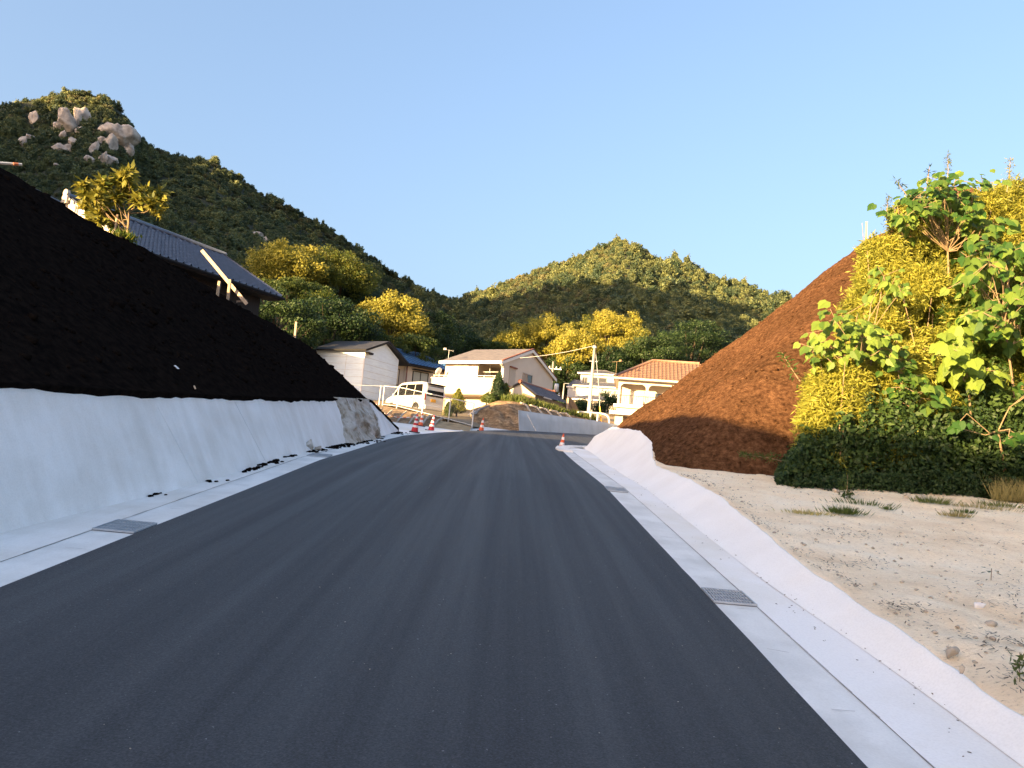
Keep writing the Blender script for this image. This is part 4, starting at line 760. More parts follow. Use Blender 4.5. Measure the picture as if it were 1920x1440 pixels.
def cone(label, px, py, d, col, h=.7, lean=0, nb=3):
    p = P(px, py, d); o = thing('traffic_cone', label, 'traffic cone', p, 0, 'traffic cones at the end of the road', (rad(5), rad(lean), rng.uniform(0, 1))); k = h / .7
    mb = MB(); mb.box((0, 0, .02 * k), (.38 * k, .38 * k, .04 * k)); mb.build('base', M['rubber'], o, bevel=.01)
    R_ = lambda z: (.135 - .108 * z / .66) * k
    mb = MB(); mb.lathe([(R_(0), .04 * k), (R_(.3), .34 * k), (R_(.63), .67 * k), (R_(.66) * .6, .70 * k), (.001, .70 * k)], 18); mb.build('cone_body', M[col], o, True)
    for i in range(nb):
        z0 = (.16 + i * (.17 if nb == 3 else .24)) ; z1 = z0 + (.085 if nb == 3 else .12); mb = MB(); mb.lathe([(R_(z0) + .004, z0 * k + .04 * k), (R_(z1) + .004, z1 * k + .04 * k)], 18); mb.build('reflective_band', M['band'], o, True)
    return o
cone('red cone with black base standing foremost on the white pad', 777, 811, 29.2, 'red_cone', .70, 4)
cone('red cone with black base on the white pad, right of the foremost red cone', 808, 808.5, 32.5, 'red_cone', .68, 3)
cone('orange cone partly hidden behind the foremost red cone', 788, 799, 35, 'orange_cone', .62, 2, 2)
cone('small red cone at the far left end of the red and white tape', 703, 774, 42.4, 'red_cone', .56, 3)
cone('orange cone on a black base below the end of the chain link fence', 902, 808.5, 37, 'orange_cone', .66, 4, 2)
cone('orange cone alone at the right kerb end', 1052, 843.5, 27.4, 'orange_cone', .58, 2, 2)
o = thing('barrier_rope', 'red and white striped rope strung between cones below the fence', 'rope', P(742, 772, 39)); q = np.array(P(742, 772, 39)); A, B = P(706, 765, 42.3), P(783, 780, 33.6)
for cidx, nm, mm in ((0, 'red_section', 'orange_cone'), (1, 'white_section', 'band')):
    mb = MB()
    for k in range(14):
        if k % 2 == cidx: pts = [A + (B - A) * t_ - np.array([0, 0, .25 * 4 * t_ * (1 - t_)]) - q for t_ in (k / 14, (k + .5) / 14, (k + 1) / 14)]; mb.tube(pts, .018, 5)
    mb.build(nm, M[mm], o)
# chain link fence
posts = [(655, 757, 47.9, 715), (717, 760, 46.6, 722), (744, 763, 45.5, 725), (791, 775, 43, 735), (841, 788, 41, 746.5), (885, 800, 38.6, 755)]
f0 = np.array(P(791, 775, 43)); FN = thing('chain_link_fence', 'white steel chain link fence in front of the silver van', 'fence', f0)
bs = [np.array(P(p[0], p[1], p[2])) for p in posts]; tp = [b + np.array([0, 0, 1.18]) for b in bs]
for b, t_ in zip(bs, tp): mb = MB(); mb.tube([b - f0 - [0, 0, .2], t_ - f0], .032, 8); mb.build('post', M['white_metal'], FN)
mb = MB(); mb.tube([b - f0 for b in [bs[1] - [.22, -.05, .1], tp[1] - [.22, -.05, 0]]], .03, 8); mb.build('gate_post', M['white_metal'], FN)
mb = MB(); mb.tube([t_ - f0 for t_ in tp[1:]], .022, 6); mb.build('top_rail', M['white_metal'], FN); mb = MB(); mb.tube([tp[0] - f0, tp[1] - f0], .012, 5); mb.build('top_wire', M['galv'], FN)
mb = MB(); mb.tube([b - f0 + [0, 0, .06] for b in bs[1:]], .018, 6); mb.build('bottom_rail', M['white_metal'], FN)
for b0, b1, t0, t1 in zip(bs[1:-1], bs[2:], tp[1:-1], tp[2:]):
    mb = MB(); Lp = np.linalg.norm(b1 - b0); n = int(Lp / .13); hh = 1.1
    for k in range(-int(hh / .13), n + 1):
        for sg in (1, -1):
            x0, x1 = k * .13, k * .13 + hh; z0, z1 = (.06, .06 + hh)
            if x0 < 0: z0 += -x0; x0 = 0
            if x1 > Lp: z1 -= x1 - Lp; x1 = Lp
            if x1 - x0 < .02: continue
            za, zb_ = (z0, z1) if sg > 0 else (1.22 - z0, 1.22 - z1)
            mb.tube([b0 + (b1 - b0) * x0 / Lp + [0, 0, za] - f0, b0 + (b1 - b0) * x1 / Lp + [0, 0, zb_] - f0], .0012 if b0[0] < -4.5 else .0019, 3, False)
    mb.build('wire_mesh', M['wire'], FN)
# thick cream post and plank stack behind the fence
o = thing('wooden_post', 'cream wooden post standing behind the van bumper', 'post', P(830, 785, 44.5)); mb = MB(); mb.box((0, 0, .55), (.11, .11, 1.3)); mb.build('post', M['wood'], o); mb = MB(); mb.box((.16, 0, .35), (.05, .05, .9)); mb.build('stake', M['greywood'], o)
# tarpaulin heap
o = thing('tarpaulin', 'grey folded tarpaulin sheet lying on the bank by the fence end', 'tarpaulin', P(898, 768, 43.6)); c0 = np.array(P(898, 768, 43.6)); u_, v_ = np.meshgrid(np.linspace(0, 1, 22), np.linspace(0, 1, 12), indexing='ij'); A = np.array(P(876, 779, 43)); B = np.array(P(911, 762, 44.4)); V = A + (B - A) * u_[..., None] + np.array([.25, .5, 0]) * v_[..., None]; V[..., 2] += .14 * np.abs(fbm(u_ * 5, v_ * 4, 77)) + .1 * np.sin(np.pi * v_); o2 = grid('sheet', V - c0, M['white_metal'], o)
# utility poles
def pole(label, base, top, d, r=.11, group=None):
    b = np.array(P(*base, d)); t_ = np.array(P(*top, d)); o = thing('utility_pole', label, 'utility pole', b, 0, group); mb = MB(); mb.tube([(0, 0, -.3), t_ - b], [r, r * .68], 12); mb.build('pole_shaft', M['polec'], o, True); return o, b, t_
o, b, t_ = pole('tall pale concrete pole with a yellow sleeved guy wire', (1102.5, 786), (1115.5, 647), 51, .13)
mb = MB(); mb.box(list((t_ - b) * .78), (.55, .05, .05)); mb.build('crossarm', M['galv'], o)
mb = MB(); mb.lathe([(.14, -.05), (.14, .05)], 12); c_ = mb.build('clamp_ring', M['galv'], o); c_.location = Vector((t_ - b) * .97)
o2 = thing('guy_wire', 'steel guy wire with yellow sleeve right of the tall concrete pole', 'guy wire', P(1127, 788, 50.6)); q = np.array(P(1127, 788, 50.6)); m_ = np.array(P(1124.5, 762, 50.8))
mb = MB(); mb.tube([np.array(P(1117, 661, 51)) - q, np.array(P(1123, 730, 50.9)) - q, m_ - q], .016, 5); mb.build('wire', M['galv'], o2); mb = MB(); mb.tube([m_ - q, (0, 0, 0), (.02, 0, -.2)], .045, 8); mb.build('sleeve', M['yellow'], o2); mb = MB(); mb.tube([np.array(P(1122, 727, 50.9)) - q, np.array(P(1123.4, 735, 50.9)) - q], .04, 6); mb.build('insulator', M['white_metal'], o2)
o3 = thing('power_line', 'thin service cable from the tall pole to the beige gable', 'cable', P(1050, 661, 52)); q = np.array(P(1050, 661, 52)); A = np.array(P(1114, 648, 51)); B = np.array(P(975, 671, 54.3))
mb = MB(); mb.tube([A + (B - A) * k - [0, 0, .5 * k * (1 - k)] - q for k in np.linspace(0, 1, 12)], .011, 4); mb.build('cable', M['band'], o3)
o, b, t_ = pole('distant pole with white crossarms and transformer beside the beige gable', (1031, 775), (1037.5, 678), 66, .12)
for f_ in (.86, .36):
    mb = MB(); mb.box(list((t_ - b) * f_), (1.5, .08, .08)); ca = mb.build('crossarm', M['white_metal'], o)
    for k in (-.65, -.3, .3, .65): mb = MB(); mb.lathe([(.02, 0), (.06, .04), (.06, .1), (.03, .16), (.001, .2)], 8); c_ = mb.build('insulator', M['white_metal'], ca); c_.location = Vector((t_ - b) * f_ + np.array([k, 0, .05]))
mb = MB(); mb.lathe([(.001, -.35), (.2, -.35), (.2, .3), (.16, .36), (.001, .36)], 12); c_ = mb.build('transformer', M['white_metal'], o, True); c_.location = Vector((t_ - b) * .5 + np.array([.4, 0, 0]))
o, b, t_ = pole('thin bare pole left of the white village houses', (1054.5, 752), (1058, 719), 80, .09)
mb = MB(); mb.tube([np.array(t_ - b), (t_ - b) + np.array([.5, 0, .03])], .03, 5); mb.build('lamp_arm', M['galv'], o)
# white pipe guardrail at the end of the far wall
q = np.array(P(1110, 787, 50.5)); o = thing('guard_rail', 'white pipe guard rail behind the far concrete wall', 'guard rail', q)
mb = MB(); mb.tube([np.array(P(*p)) - q for p in ((1084, 772.5, 49.5), (1095, 773, 49.8), (1112, 774, 50), (1128, 775.5, 50), (1137, 778, 49.8), (1141.5, 783, 49.6), (1142.5, 796, 49.5))], .06, 8); mb.build('rail', M['white_metal'], o, True)
for px in (1093, 1107.5, 1121): mb = MB(); A = np.array(P(px, 774, 49.9)); mb.tube([A - q, A - q - [0, 0, .75]], .055, 8); mb.build('post', M['white_metal'], o)
# board fence running away from the storehouse
q = np.array(P(1070, 772, 51)); o = thing('board_fence', 'weathered grey board fence running on from the storehouse', 'fence', q)
mb = MB(); A, B = np.array(P(1064, 772, 50.5)), np.array(P(1082, 781, 53))
for k in range(12): p = A + (B - A) * k / 11; hh = .85 - .45 * (k / 11) ** 2; mb.box(p - q + np.array([0, 0, hh / 2]), (.14, .035, hh + .3), .9)
mb.build('boards', M['greywood'], o); mb = MB(); mb.tube([A - q + [0, -.05, .5], B - q + [0, -.05, .2]], .03, 4); mb.build('rail', M['greywood'], o); mb = MB(); mb.box(A - q + np.array([-.05, -.05, .35]), (.12, .12, 1.1)); mb.build('post', M['wood'], o)

# ---------------------------------------------------------------- silver van
vb = np.array(P(812.5, 779.5, 48.3)); fr = math.atan2(.73, -.68); VN = thing('parked_van', 'silver box shaped van with dark windows parked behind the fence', 'van', (vb[0], vb[1], vb[2]), fr)
Lv, Wv = 3.75, 1.56                               # local x forward from the rear bumper, y to its left side
VN.scale = (1.17, 1.10, 1.13)
st = [(0.0, .42, .95, 1.55, .70, .58), (.03, .32, 1.0, 1.70, .76, .64), (.12, .26, 1.02, 1.80, .78, .67), (.6, .24, 1.02, 1.86, .78, .68), (1.6, .24, 1.02, 1.86, .78, .68), (2.35, .24, 1.02, 1.83, .78, .67), (2.6, .24, 1.02, 1.74, .78, .66), (3.05, .24, 1.04, 1.14, .77, .68), (3.15, .24, 1.0, 1.08, .765, .68), (3.5, .25, .92, .98, .75, .64), (3.68, .28, .76, .82, .70, .56), (3.75, .36, .58, .64, .62, .48)]
Vv, Fv = [], []
for x, zb, zl, zr, wl_, wr in st:
    ring = [(-wl_ * .9, zb), (-wl_, zb + .10), (-wl_, zl), (-wr, zr - .10 * (zr - zl)), (-wr + .07, zr), (wr - .07, zr), (wr, zr - .10 * (zr - zl)), (wl_, zl), (wl_, zb + .10), (wl_ * .9, zb)]; Vv += [(x, y, z) for y, z in ring]
nr = 10
for i in range(len(st) - 1): Fv += [(i * nr + j, i * nr + (j + 1) % nr, (i + 1) * nr + (j + 1) % nr, (i + 1) * nr + j) for j in range(nr)]
Fv += [tuple(range(nr))[::-1], tuple(range((len(st) - 1) * nr, len(st) * nr))]
mb = MB(); mb.add(Vv, Fv); bd = mb.build('body', M['silver'], VN, bevel=.02)
def sidept(x, z, sgn, off=.006):
    r_ = [np.interp(x, [s_[0] for s_ in st], [s_[k] for s_ in st]) for k in (2, 3, 4, 5)]; zt = r_[1] - .1 * (r_[1] - r_[0]); y = np.interp(z, [r_[0], zt], [r_[2], r_[3]]); return (x, sgn * (y + off), z)
for sgn in (1, -1):
    for pts in ([(.22, 1.08), (.95, 1.07), (.95, 1.70), (.34, 1.70)], [(1.0, 1.07), (1.75, 1.07), (1.75, 1.70), (1.0, 1.70)], [(1.80, 1.07), (2.45, 1.07), (2.45, 1.58), (2.32, 1.68), (1.80, 1.70)], [(2.5, 1.08), (2.93, 1.08), (2.52, 1.52)]):
        mb = MB(); mb.quad(*[sidept(x, z, sgn) for x, z in pts]); mb.build('side_window', M['carglass'], VN)
    mb = MB(); mb.quad(*[sidept(x, z, sgn, .004) for x, z in [(.15, 1.04), (2.98, 1.05), (2.98, 1.075), (.15, 1.065)]]); mb.build('window_trim', M['dark'], VN)
    for xx in (1.0, 1.78):
        mb = MB(); mb.box((xx + .12, sgn * .787, .93), (.16, .02, .035)); mb.build('door_handle', M['chrome'], VN)
    for xx in (.92, 1.77, 2.55): mb = MB(); mb.box((xx, sgn * .7785, .66), (.012, .006, .66)); mb.build('door_seam', M['dark'], VN)
    mb = MB(); mb.box((1.3, sgn * .778, .33), (2.0, .02, .09)); mb.build('side_sill', M['silver'], VN)
    mb = MB(); mb.box((2.72, sgn * .86, 1.1), (.10, .16, .13)); mb.build('wing_mirror', M['silver'], VN, bevel=.02)
    for xx in (.70, 3.02):
        mb = MB(); mb.lathe([(.001, .0), (.335, .0), (.335, .012), (.001, .012)], 20); c_ = mb.build('wheel_arch', M['dark'], VN); c_.rotation_euler = (rad(90), 0, 0); c_.location = (xx, sgn * .775 + .006, .34)
        wh = bpy.data.objects.new('wheel', None); link(wh, VN); wh.location = (xx, sgn * .73, .285); wh.rotation_euler = (rad(-90 if sgn > 0 else 90), 0, 0)
        mb = MB(); mb.lathe([(.17, -.08), (.27, -.08), (.285, -.05), (.285, .06), (.27, .085), (.185, .085), (.18, .06), (.17, -.08)], 24); mb.build('tyre', M['rubber'], wh, True)
        mb = MB(); mb.lathe([(.185, .07), (.18, .03), (.001, .03)], 24); mb.build('wheel_disc', M['dark'], wh)
        mb = MB(); mb.lathe([(.19, .085), (.17, .088), (.165, .06)], 24); mb.lathe([(.001, .085), (.05, .083), (.05, .03)], 12)
        for k in range(8): q_ = k * math.pi / 4; mb.box((.105 * math.cos(q_), .105 * math.sin(q_), .065), (.14, .035, .02), q_)
        mb.build('rim', M['chrome'], wh)
    mb = MB(); mb.box((.02, sgn * .70, 1.0), (.05, .09, .42)); mb.build('tail_lamp', M['tail'], VN, bevel=.01)
    mb = MB(); mb.box((3.55, sgn * .64, .78), (.20, .18, .16)); mb.build('headlight', M['head'], VN, bevel=.03)
mb = MB(); mb.quad((-.012, -.60, 1.03), (-.012, .60, 1.03), (.008, .55, 1.62), (.008, -.55, 1.62)); mb.build('rear_window', M['carglass'], VN)
mb = MB(); mb.box((-.02, 0, 1.72), (.20, 1.22, .06)); mb.build('rear_spoiler', M['bluetile'] if False else M['dark'], VN, bevel=.02)
mb = MB(); mb.quad((2.62, -.60, 1.70), (2.62, .60, 1.70), (3.02, .64, 1.16), (3.02, -.64, 1.16)); mb.add([(2.66, -.60, 1.71), (2.66, .60, 1.71), (3.07, .64, 1.16), (3.07, -.64, 1.16)], [(0, 1, 2, 3)]); mb.build('windscreen', M['carglass'], VN)
mb = MB(); mb.box((-.02, 0, .42), (.10, 1.42, .24)); mb.build('rear_bumper', M['silver'], VN, bevel=.03)
mb = MB(); mb.box((-.02, .12, .82), (.02, .33, .17)); mb.build('number_plate', M['yellow'], VN)

# ---------------------------------------------------------------- small things on the mounds and kerbs
def onl(px, py): return solve(px, py, lm_h)
def stake(label, base, top, d, r=.03, mat='wood'):
    b = np.array(P(*base, d)); t_ = np.array(P(*top, d)); o = thing('wooden_stake', label, 'stake', b, 0, 'wooden stakes on the black mound'); v = t_ - b; mb = MB(); mb.prism([(-r, -r, -.4), (r, -r, -.4), (r, r, -.4), (-r, r, -.4)], tuple(v + np.array([0, 0, .4]))); mb.build('shaft', M[mat], o); mb = MB(); mb.box(list(v), (r * 1.7, r * 1.7, .02)); mb.build('sawn_end', M['wood'], o)
stake('short timber stake left of the leaning plank', (408, 548), (411.5, 528), 19.5)
stake('timber stake just right of the short one, crossed by the plank', (428, 557), (431.5, 525), 20)
stake('lone timber stake far down the black mound near the shed', (553.5, 633), (555.5, 604), 24)
q = np.array(P(430, 525, 20.3)); o = thing('timber_plank', 'long bare plank leaning across the dark house roof', 'plank', q); mb = MB(); A, B = np.array(P(378, 469, 20.6)) - q, np.array(P(462.5, 570, 20.0)) - q; n_ = unit((B - A)[None])[0]; sd = np.cross(n_, [0, 1, 0]) * .045; mb.prism([A - sd, A + sd, B + sd, B - sd], (0, .03, 0)); mb.build('board', M['wood'], o); mb = MB(); A, B = np.array(P(443, 566, 20.05)) - q, np.array(P(463, 563.5, 20.1)) - q; mb.prism([A + [0, 0, -.02], B + [0, 0, -.02], B + [0, 0, .03], A + [0, 0, .03]], (0, .03, 0)); mb.build('cross_piece', M['greywood'], o)
p = onl(328, 693); o = thing('paper_sheet', 'small white paper lying on the black mound', 'paper', W(*p) + np.array([.02, 0, .04]), rad(10), None, (rad(10), rad(38), rad(15))); mb = MB(); mb.box((0, 0, 0), (.075, .10, .004)); mb.build('sheet', M['band'], o); mb = MB(); mb.box((.0, .0, .004), (.05, .004, .002)); mb.build('fold', M['white'], o)
p = onl(362, 730); o = thing('wood_scrap', 'orange brown wood scrap low on the black mound', 'scrap'); o.location = Vector(W(*p) + np.array([.02, 0, .03])); o.rotation_euler = (rad(5), rad(35), rad(-50)); mb = MB(); mb.box((0, 0, 0), (.09, .02, .012)); mb.build('splinter', M['wood'], o)
p = G(540, 858); q = W(p[0], p[1], p[2]); o = thing('sandbag', 'torn brown sandbags slumped at the foot of the left wall', 'sandbag', W(-3.96, 15.7, zg(15.7)))
V, Fc = blob(41, 3, .25, 2.2); c_ = mesh_np('bag', V * [.13, .26, .17], Fc, M['rockface'], o, True); c_.location = (-.06, .1, .13); c_ = mesh_np('bag', blob(43, 3, .3, 2.5)[0] * [.12, .22, .11], Fc, M['stone'], o, True); c_.location = (.02, .48, .08)
# soil clods along the left wall foot, in the mound's shade-darkened colour
C_ = []
for y0, y1, n_, wd in ((10.3, 10.7, 5, .10), (11.6, 13.4, 60, .10), (13.9, 14.4, 14, .08), (15.4, 16.5, 40, .12), (16.9, 19.2, 120, .16), (19.4, 21.2, 110, .22), (21.6, 23.4, 60, .13), (25.6, 27.2, 60, .22), (9.0, 9.3, 5, .05)):
    yq = rng.uniform(y0, y1, n_); C_ += [(lf(y) + abs(rng.normal()) * wd * .8 - .02, y, zg(y) + .01, rng.uniform(.02, .055)) for y in yq]
V0, F0 = blob(51, 1, .3, 2); Vc = np.concatenate([W(*(V0 * [r_ * 1.2, r_ * 2.4, r_ * .7] + [x, y, z]).T) for x, y, z, r_ in C_]); tag(mesh_np('soil_clods', Vc, np.concatenate([F0 + i * len(V0) for i in range(len(C_))]), M['soil_shade']), 'shade-darkened soil crumbs fallen along the left wall foot', 'soil', kind='stuff')
# stones, grit and litter
def scatter_stones(name, label, pts, radii, m, seed, flat=.6):
    V0, F0 = blob(seed, 1, .35, 1.5); Vc = []
    for p, r_ in zip(pts, radii): th = rng.uniform(0, 6.28); R_ = np.array([[math.cos(th), -math.sin(th), 0], [math.sin(th), math.cos(th), 0], [0, 0, 1]]); Vc.append((V0 * [1.25, .9, flat] @ R_.T) * r_ + p)
    V = np.concatenate(Vc); return tag(mesh_np(name, W(*V.T), np.concatenate([F0 + i * len(V0) for i in range(len(pts))]), m), label, 'stones', kind='stuff')
def lotpts(n, bias=1.0):
    y = 1.5 + 13.0 * rng.random(n) ** bias; x = np.interp(y, yy2, ox) + .06 + rng.random(n) ** 1.4 * 8.5; return np.stack([x, y, lot_h(x, y)], 1)
pts = lotpts(2600, 1.1); scatter_stones('gravel_stones', 'loose pale stones and grit over the beige lot', pts, .008 + .022 * rng.random(2600) ** 3, M['stone'], 61)
cl = []
for cx, cy, n_, s_ in ((4.6, 6.3, 70, .35), (5.3, 6.9, 60, .45), (3.6, 5.2, 50, .3), (3.2, 4.4, 60, .3), (3.5, 7.6, 30, .3), (3.15, 6.0, 30, .15), (3.0, 4.0, 50, .15), (4.1, 9.0, 30, .3), (4.2, 5.0, 60, .4), (5.6, 9.5, 40, .8)): cl += [(cx + rng.normal() * s_, cy + rng.normal() * s_ * .6) for _ in range(n_ * 3)]
cl += [(float(np.interp(q_, yy2, ox)) + .07 + abs(rng.normal()) * .10, q_) for q_ in rng.uniform(3.4, 14, 420) if fbm(np.array(q_ * 1.3), np.array(0.), 131) > -.05]
cl = np.array(cl); cl = np.c_[cl, lot_h(cl[:, 0], cl[:, 1])]; cl = cl[cl[:, 0] > np.interp(cl[:, 1], yy2, ox) + .05]
M['debris'] = pm('bark litter', (.07, .05, .035), (.20, .15, .10), 20, .95)
mbv = [];
for p in cl: a_ = rng.uniform(0, 3.1); l_ = rng.uniform(.008, .028); d_ = np.array([math.cos(a_), math.sin(a_), rng.uniform(-.1, .3)]); s_ = np.cross(d_, [0, 0, 1]) * rng.uniform(.002, .006); mbv.append(np.stack([p - d_ * l_ - s_, p - d_ * l_ + s_, p + d_ * l_ + s_, p + d_ * l_ - s_]) + [0, 0, .018])
V = np.concatenate(mbv); tag(mesh_np('bark_litter', W(*V.T), np.arange(len(V)).reshape(-1, 4), M['debris']), 'dark bark and twig litter scattered on the gravel lot', 'litter', kind='stuff')
y = 2.2 + 14 * rng.random(150) ** 1.5; x = rng.uniform(-2.6, 1.7, 150); scatter_stones('road_grit', 'few pale grit stones lying on the asphalt', np.stack([x, y, zg(y) + .024], 1), rng.uniform(.002, .0065, 150), M['stone'], 62)
y = 3 + 16 * rng.random(150) ** 1.2; x = rb(y) + .02 + .06 * rng.normal(size=150) - .25 * (rng.random(150) < .25); pts = np.stack([x, y, zg(y) + .03], 1); scatter_stones('road_grit', 'dark crumbs and twigs along the right white gutter', pts, rng.uniform(.004, .014, 150), M['debris'], 63, .4)
def rock(label, px, py, w_, h_, seed, m='stone'):
    p = solve(px, py, lot_h); d = p[1]; V, Fc = blob(seed, 3, .35, 1.6); o = mesh_np('rock', V * np.array([w_, w_ * .7, h_]), Fc, M[m]); o.location = Vector(W(*p)); o.rotation_euler = (PITCH, 0, rng.uniform(0, 1)); tag(o, label, 'rock')
rock('left one of two pale rocks at the edge of the bushes', 1703, 936, .17, .12, 71, 'rockface'); rock('right one of two pale rocks at the edge of the bushes', 1724, 938, .15, .10, 72, 'rockface')
rock('flat ochre stone near the white edge on the gravel', 1785, 1222, .075, .05, 73); rock('white stone in the dark litter at the right of the lot', 1838, 1137, .06, .04, 74, 'white'); rock('beige stone below the white stone in the litter', 1858, 1172, .07, .045, 75); rock('small square stone beside the white edge', 1804, 1256, .035, .04, 76); rock('pale stone at the bush edge by the brown mound', 1568, 922, .10, .09, 77); rock('rounded stone where the brown mound meets the bushes', 1490, 902, .22, .15, 78)

# unseen farmhouse behind the dark house, added to throw shade on the shed
villa('wide dark farmhouse behind the black glazed roof, unseen, added for shade on the shed', 0, 0, 1, 0, 12.0, 8.0, 6.4, [(3, 2, 2, 1.2)], .6, 'darkwood', 'kawara', .6)
FH = [o for o in sc.objects if o.get('label', '').startswith('wide dark farmhouse')][0]; FH.location = (-32.6, 43.2, 4.8)

# ---------------------------------------------------------------- mid distance trees
tree('tree', 'large golden topped tree right behind the black tiled roof', 535, 515, 76, 4.6, 3.1, 'f_gold', .27, 110, 130, seed=11, cl=.26)
tree('tree', 'golden olive tree right of and below the large golden topped tree', 628, 540, 80, 4.6, 3.8, 'f_gold', .27, 110, 120, seed=12, cl=.26)
tree('pine_tree', 'flat topped dark green pine in front of the large golden tree', 552, 552, 70, 4.0, 1.3, 'f_mid', .24, 50, 110, seed=13, cl=.24)
tree('vine_covered_tree', 'small lime green vine covered tree below the flat pine', 592, 578, 66, 1.9, 1.5, 'f_bamboo', .2, 40, 120, seed=14)
tree('tree', 'dark low tree between the dark house and the lone stake', 530, 615, 55, 3.2, 2.1, 'f_dark', .22, 60, 120, seed=15, cl=.28)
tree('tree', 'dark wide tree left of the shed roof', 620, 620, 62, 4.2, 2.6, 'f_dark', .24, 80, 120, seed=16, cl=.26)
tree('tree', 'broad brown green domed tree directly behind the shed', 732, 618, 74, 4.5, 3.3, 'f_gold', .27, 110, 130, seed=17, cl=.24)
tree('tree', 'dark tree right of the broad dome', 800, 640, 78, 3.6, 2.9, 'f_dark', .27, 60, 120, seed=18, cl=.26)
tree('tree', 'fresh green tree behind the blue tiled roof', 783, 660, 66, 2.2, 1.6, 'f_mid', .22, 54, 110, seed=19, cl=.26)
tree('tree', 'olive green shrubby tree between the shed roof and the broad dome', 683, 636, 66, 2.6, 1.3, 'f_mid', .22, 44, 100, seed=191)
tree('tree', 'dark tree between the golden olive tree and the broad dome', 672, 590, 82, 3.6, 2.8, 'f_dark', .28, 70, 120, seed=192, cl=.26)
tree('tree', 'leftmost golden tree of the row behind the beige roof', 965, 648, 104, 3.3, 2.7, 'f_gold', .30, 70, 120, seed=20, cl=.26)
tree('tree', 'second golden tree of the row behind the beige roof, rising behind its gable', 1030, 640, 106, 4.8, 3.6, 'f_gold', .30, 110, 130, seed=21, cl=.24)
tree('tree', 'golden tree in front of the second one, left of the tall pole', 1080, 664, 98, 3.6, 3.1, 'f_gold', .30, 80, 130, seed=22, cl=.26)
tree('tree', 'golden tree filling the gap between the second and the tallest one', 1098, 632, 110, 3.6, 2.6, 'f_gold', .30, 70, 130, seed=221, cl=.26)
tree('tree', 'tallest golden tree right above the tall pole', 1156, 630, 108, 4.2, 3.5, 'f_gold', .30, 90, 130, seed=23, cl=.24)
tree('tree', 'golden and dark tree at the right end of the golden row', 1190, 664, 104, 3.2, 3.1, 'f_gold', .30, 64, 120, seed=24, cl=.26)
tree('tree', 'dark tree below the golden row, left of the tall pole', 1060, 708, 96, 3.6, 2.3, 'f_dark', .28, 70, 110, seed=25, cl=.26)
tree('tree', 'dark tree below the golden row, right of the tall pole', 1140, 702, 97, 4.2, 3.1, 'f_dark', .28, 90, 110, seed=26, cl=.26)
tree('tree', 'dark tree behind the left end of the terracotta roof', 1218, 676, 98, 5.2, 3.2, 'f_dark', .28, 90, 110, seed=27, cl=.24)
tree('tree', 'dark tree behind the right end of the terracotta roof', 1295, 652, 105, 6.0, 3.3, 'f_dark', .30, 90, 110, seed=28, cl=.24)
tree('tree', 'dark green tree under the white houses, left of the pole base', 1075, 768, 70, 1.9, 1.1, 'f_dark', .18, 40, 90, seed=29)
tree('tree', 'dark green tree right of the pole base', 1138, 766, 68, 2.1, 1.4, 'f_dark', .18, 44, 90, seed=30)
tree('tree', 'dark tree left of the beige roof under the aerial', 850, 645, 95, 4.8, 2.1, 'f_dark', .28, 60, 100, seed=31, cl=.26)
tree('tree', 'dim olive tree peeking over the left half of the beige roof', 905, 657, 98, 4.8, 1.2, 'f_mid', .28, 60, 100, seed=32, cl=.26)
TT = tree('tree', 'unseen tall dark tree added beyond the left edge for its shade', 0, 0, 1, 4.6, 6.0, 'f_dark', .34, 80, 110, seed=33, ground=-8.0); TT.location = (-38, 45, 5.0);  # out-of-view tree, added to shade the white village houses
# garden shrubs by the beige house
def conifer(name, label, px, py, d, rx, hz, mat, seed, size=.11, n=5200, grd=None):
    r = np.random.default_rng(seed); b = P(px, py, d); o = thing(name, label, 'shrub', b); t = r.random(n) ** .8; th = r.uniform(0, 6.28, n); pr = np.interp(t, [0, .12, .45, .75, 1], [.55, 1, .85, .5, .06]) * rx * (1 + .25 * np.sin(th * 3 + t * 14)) * r.uniform(.55, 1.05, n); p = np.stack([pr * np.cos(th), pr * np.sin(th), .1 + t * (hz - .1)], 1)
    nn = unit(np.stack([np.cos(th), np.sin(th), .4 + 0 * t], 1) + .6 * rdir(n, r)); V = leafquads(p, np.cross(nn, rdir(n, r)), nn, r.uniform(.7, 1.3, n) * size, r.uniform(.35, .6, n) * size); build_leaves('foliage', V, M[mat], o); mb = MB(); mb.tube([(0, 0, -.2), (0, 0, hz * .7)], [.06, .02], 6); mb.build('stem', M['bark'], o); return o
conifer('conical_shrub', 'tall dark conical shrub before the beige house corner', 931, 758, 46.5, .50, 1.95, 'f_dark', 41)
conifer('shrub', 'golden leafy shrub right of the tall conical shrub', 946, 752, 47, .36, 1.05, 'f_gold', 42, .12, 2200)
conifer('shrub', 'round golden topped bush behind the chain link fence', 856, 777, 45, .52, 1.45, 'f_gold', 43, .12, 4200)
conifer('shrub', 'small yellow shrub left of the conical shrub', 912, 757, 47, .40, .62, 'f_gold', 44, .11, 1800)
conifer('shrub', 'low green bush at the foot of the conical shrub', 921, 758, 46, .42, .55, 'f_mid', 45, .11, 1800)
conifer('shrub', 'pale leafed bush between the cream post and the fence end', 838, 786, 44.3, .30, .95, 'f_mid', 46, .10, 1300)
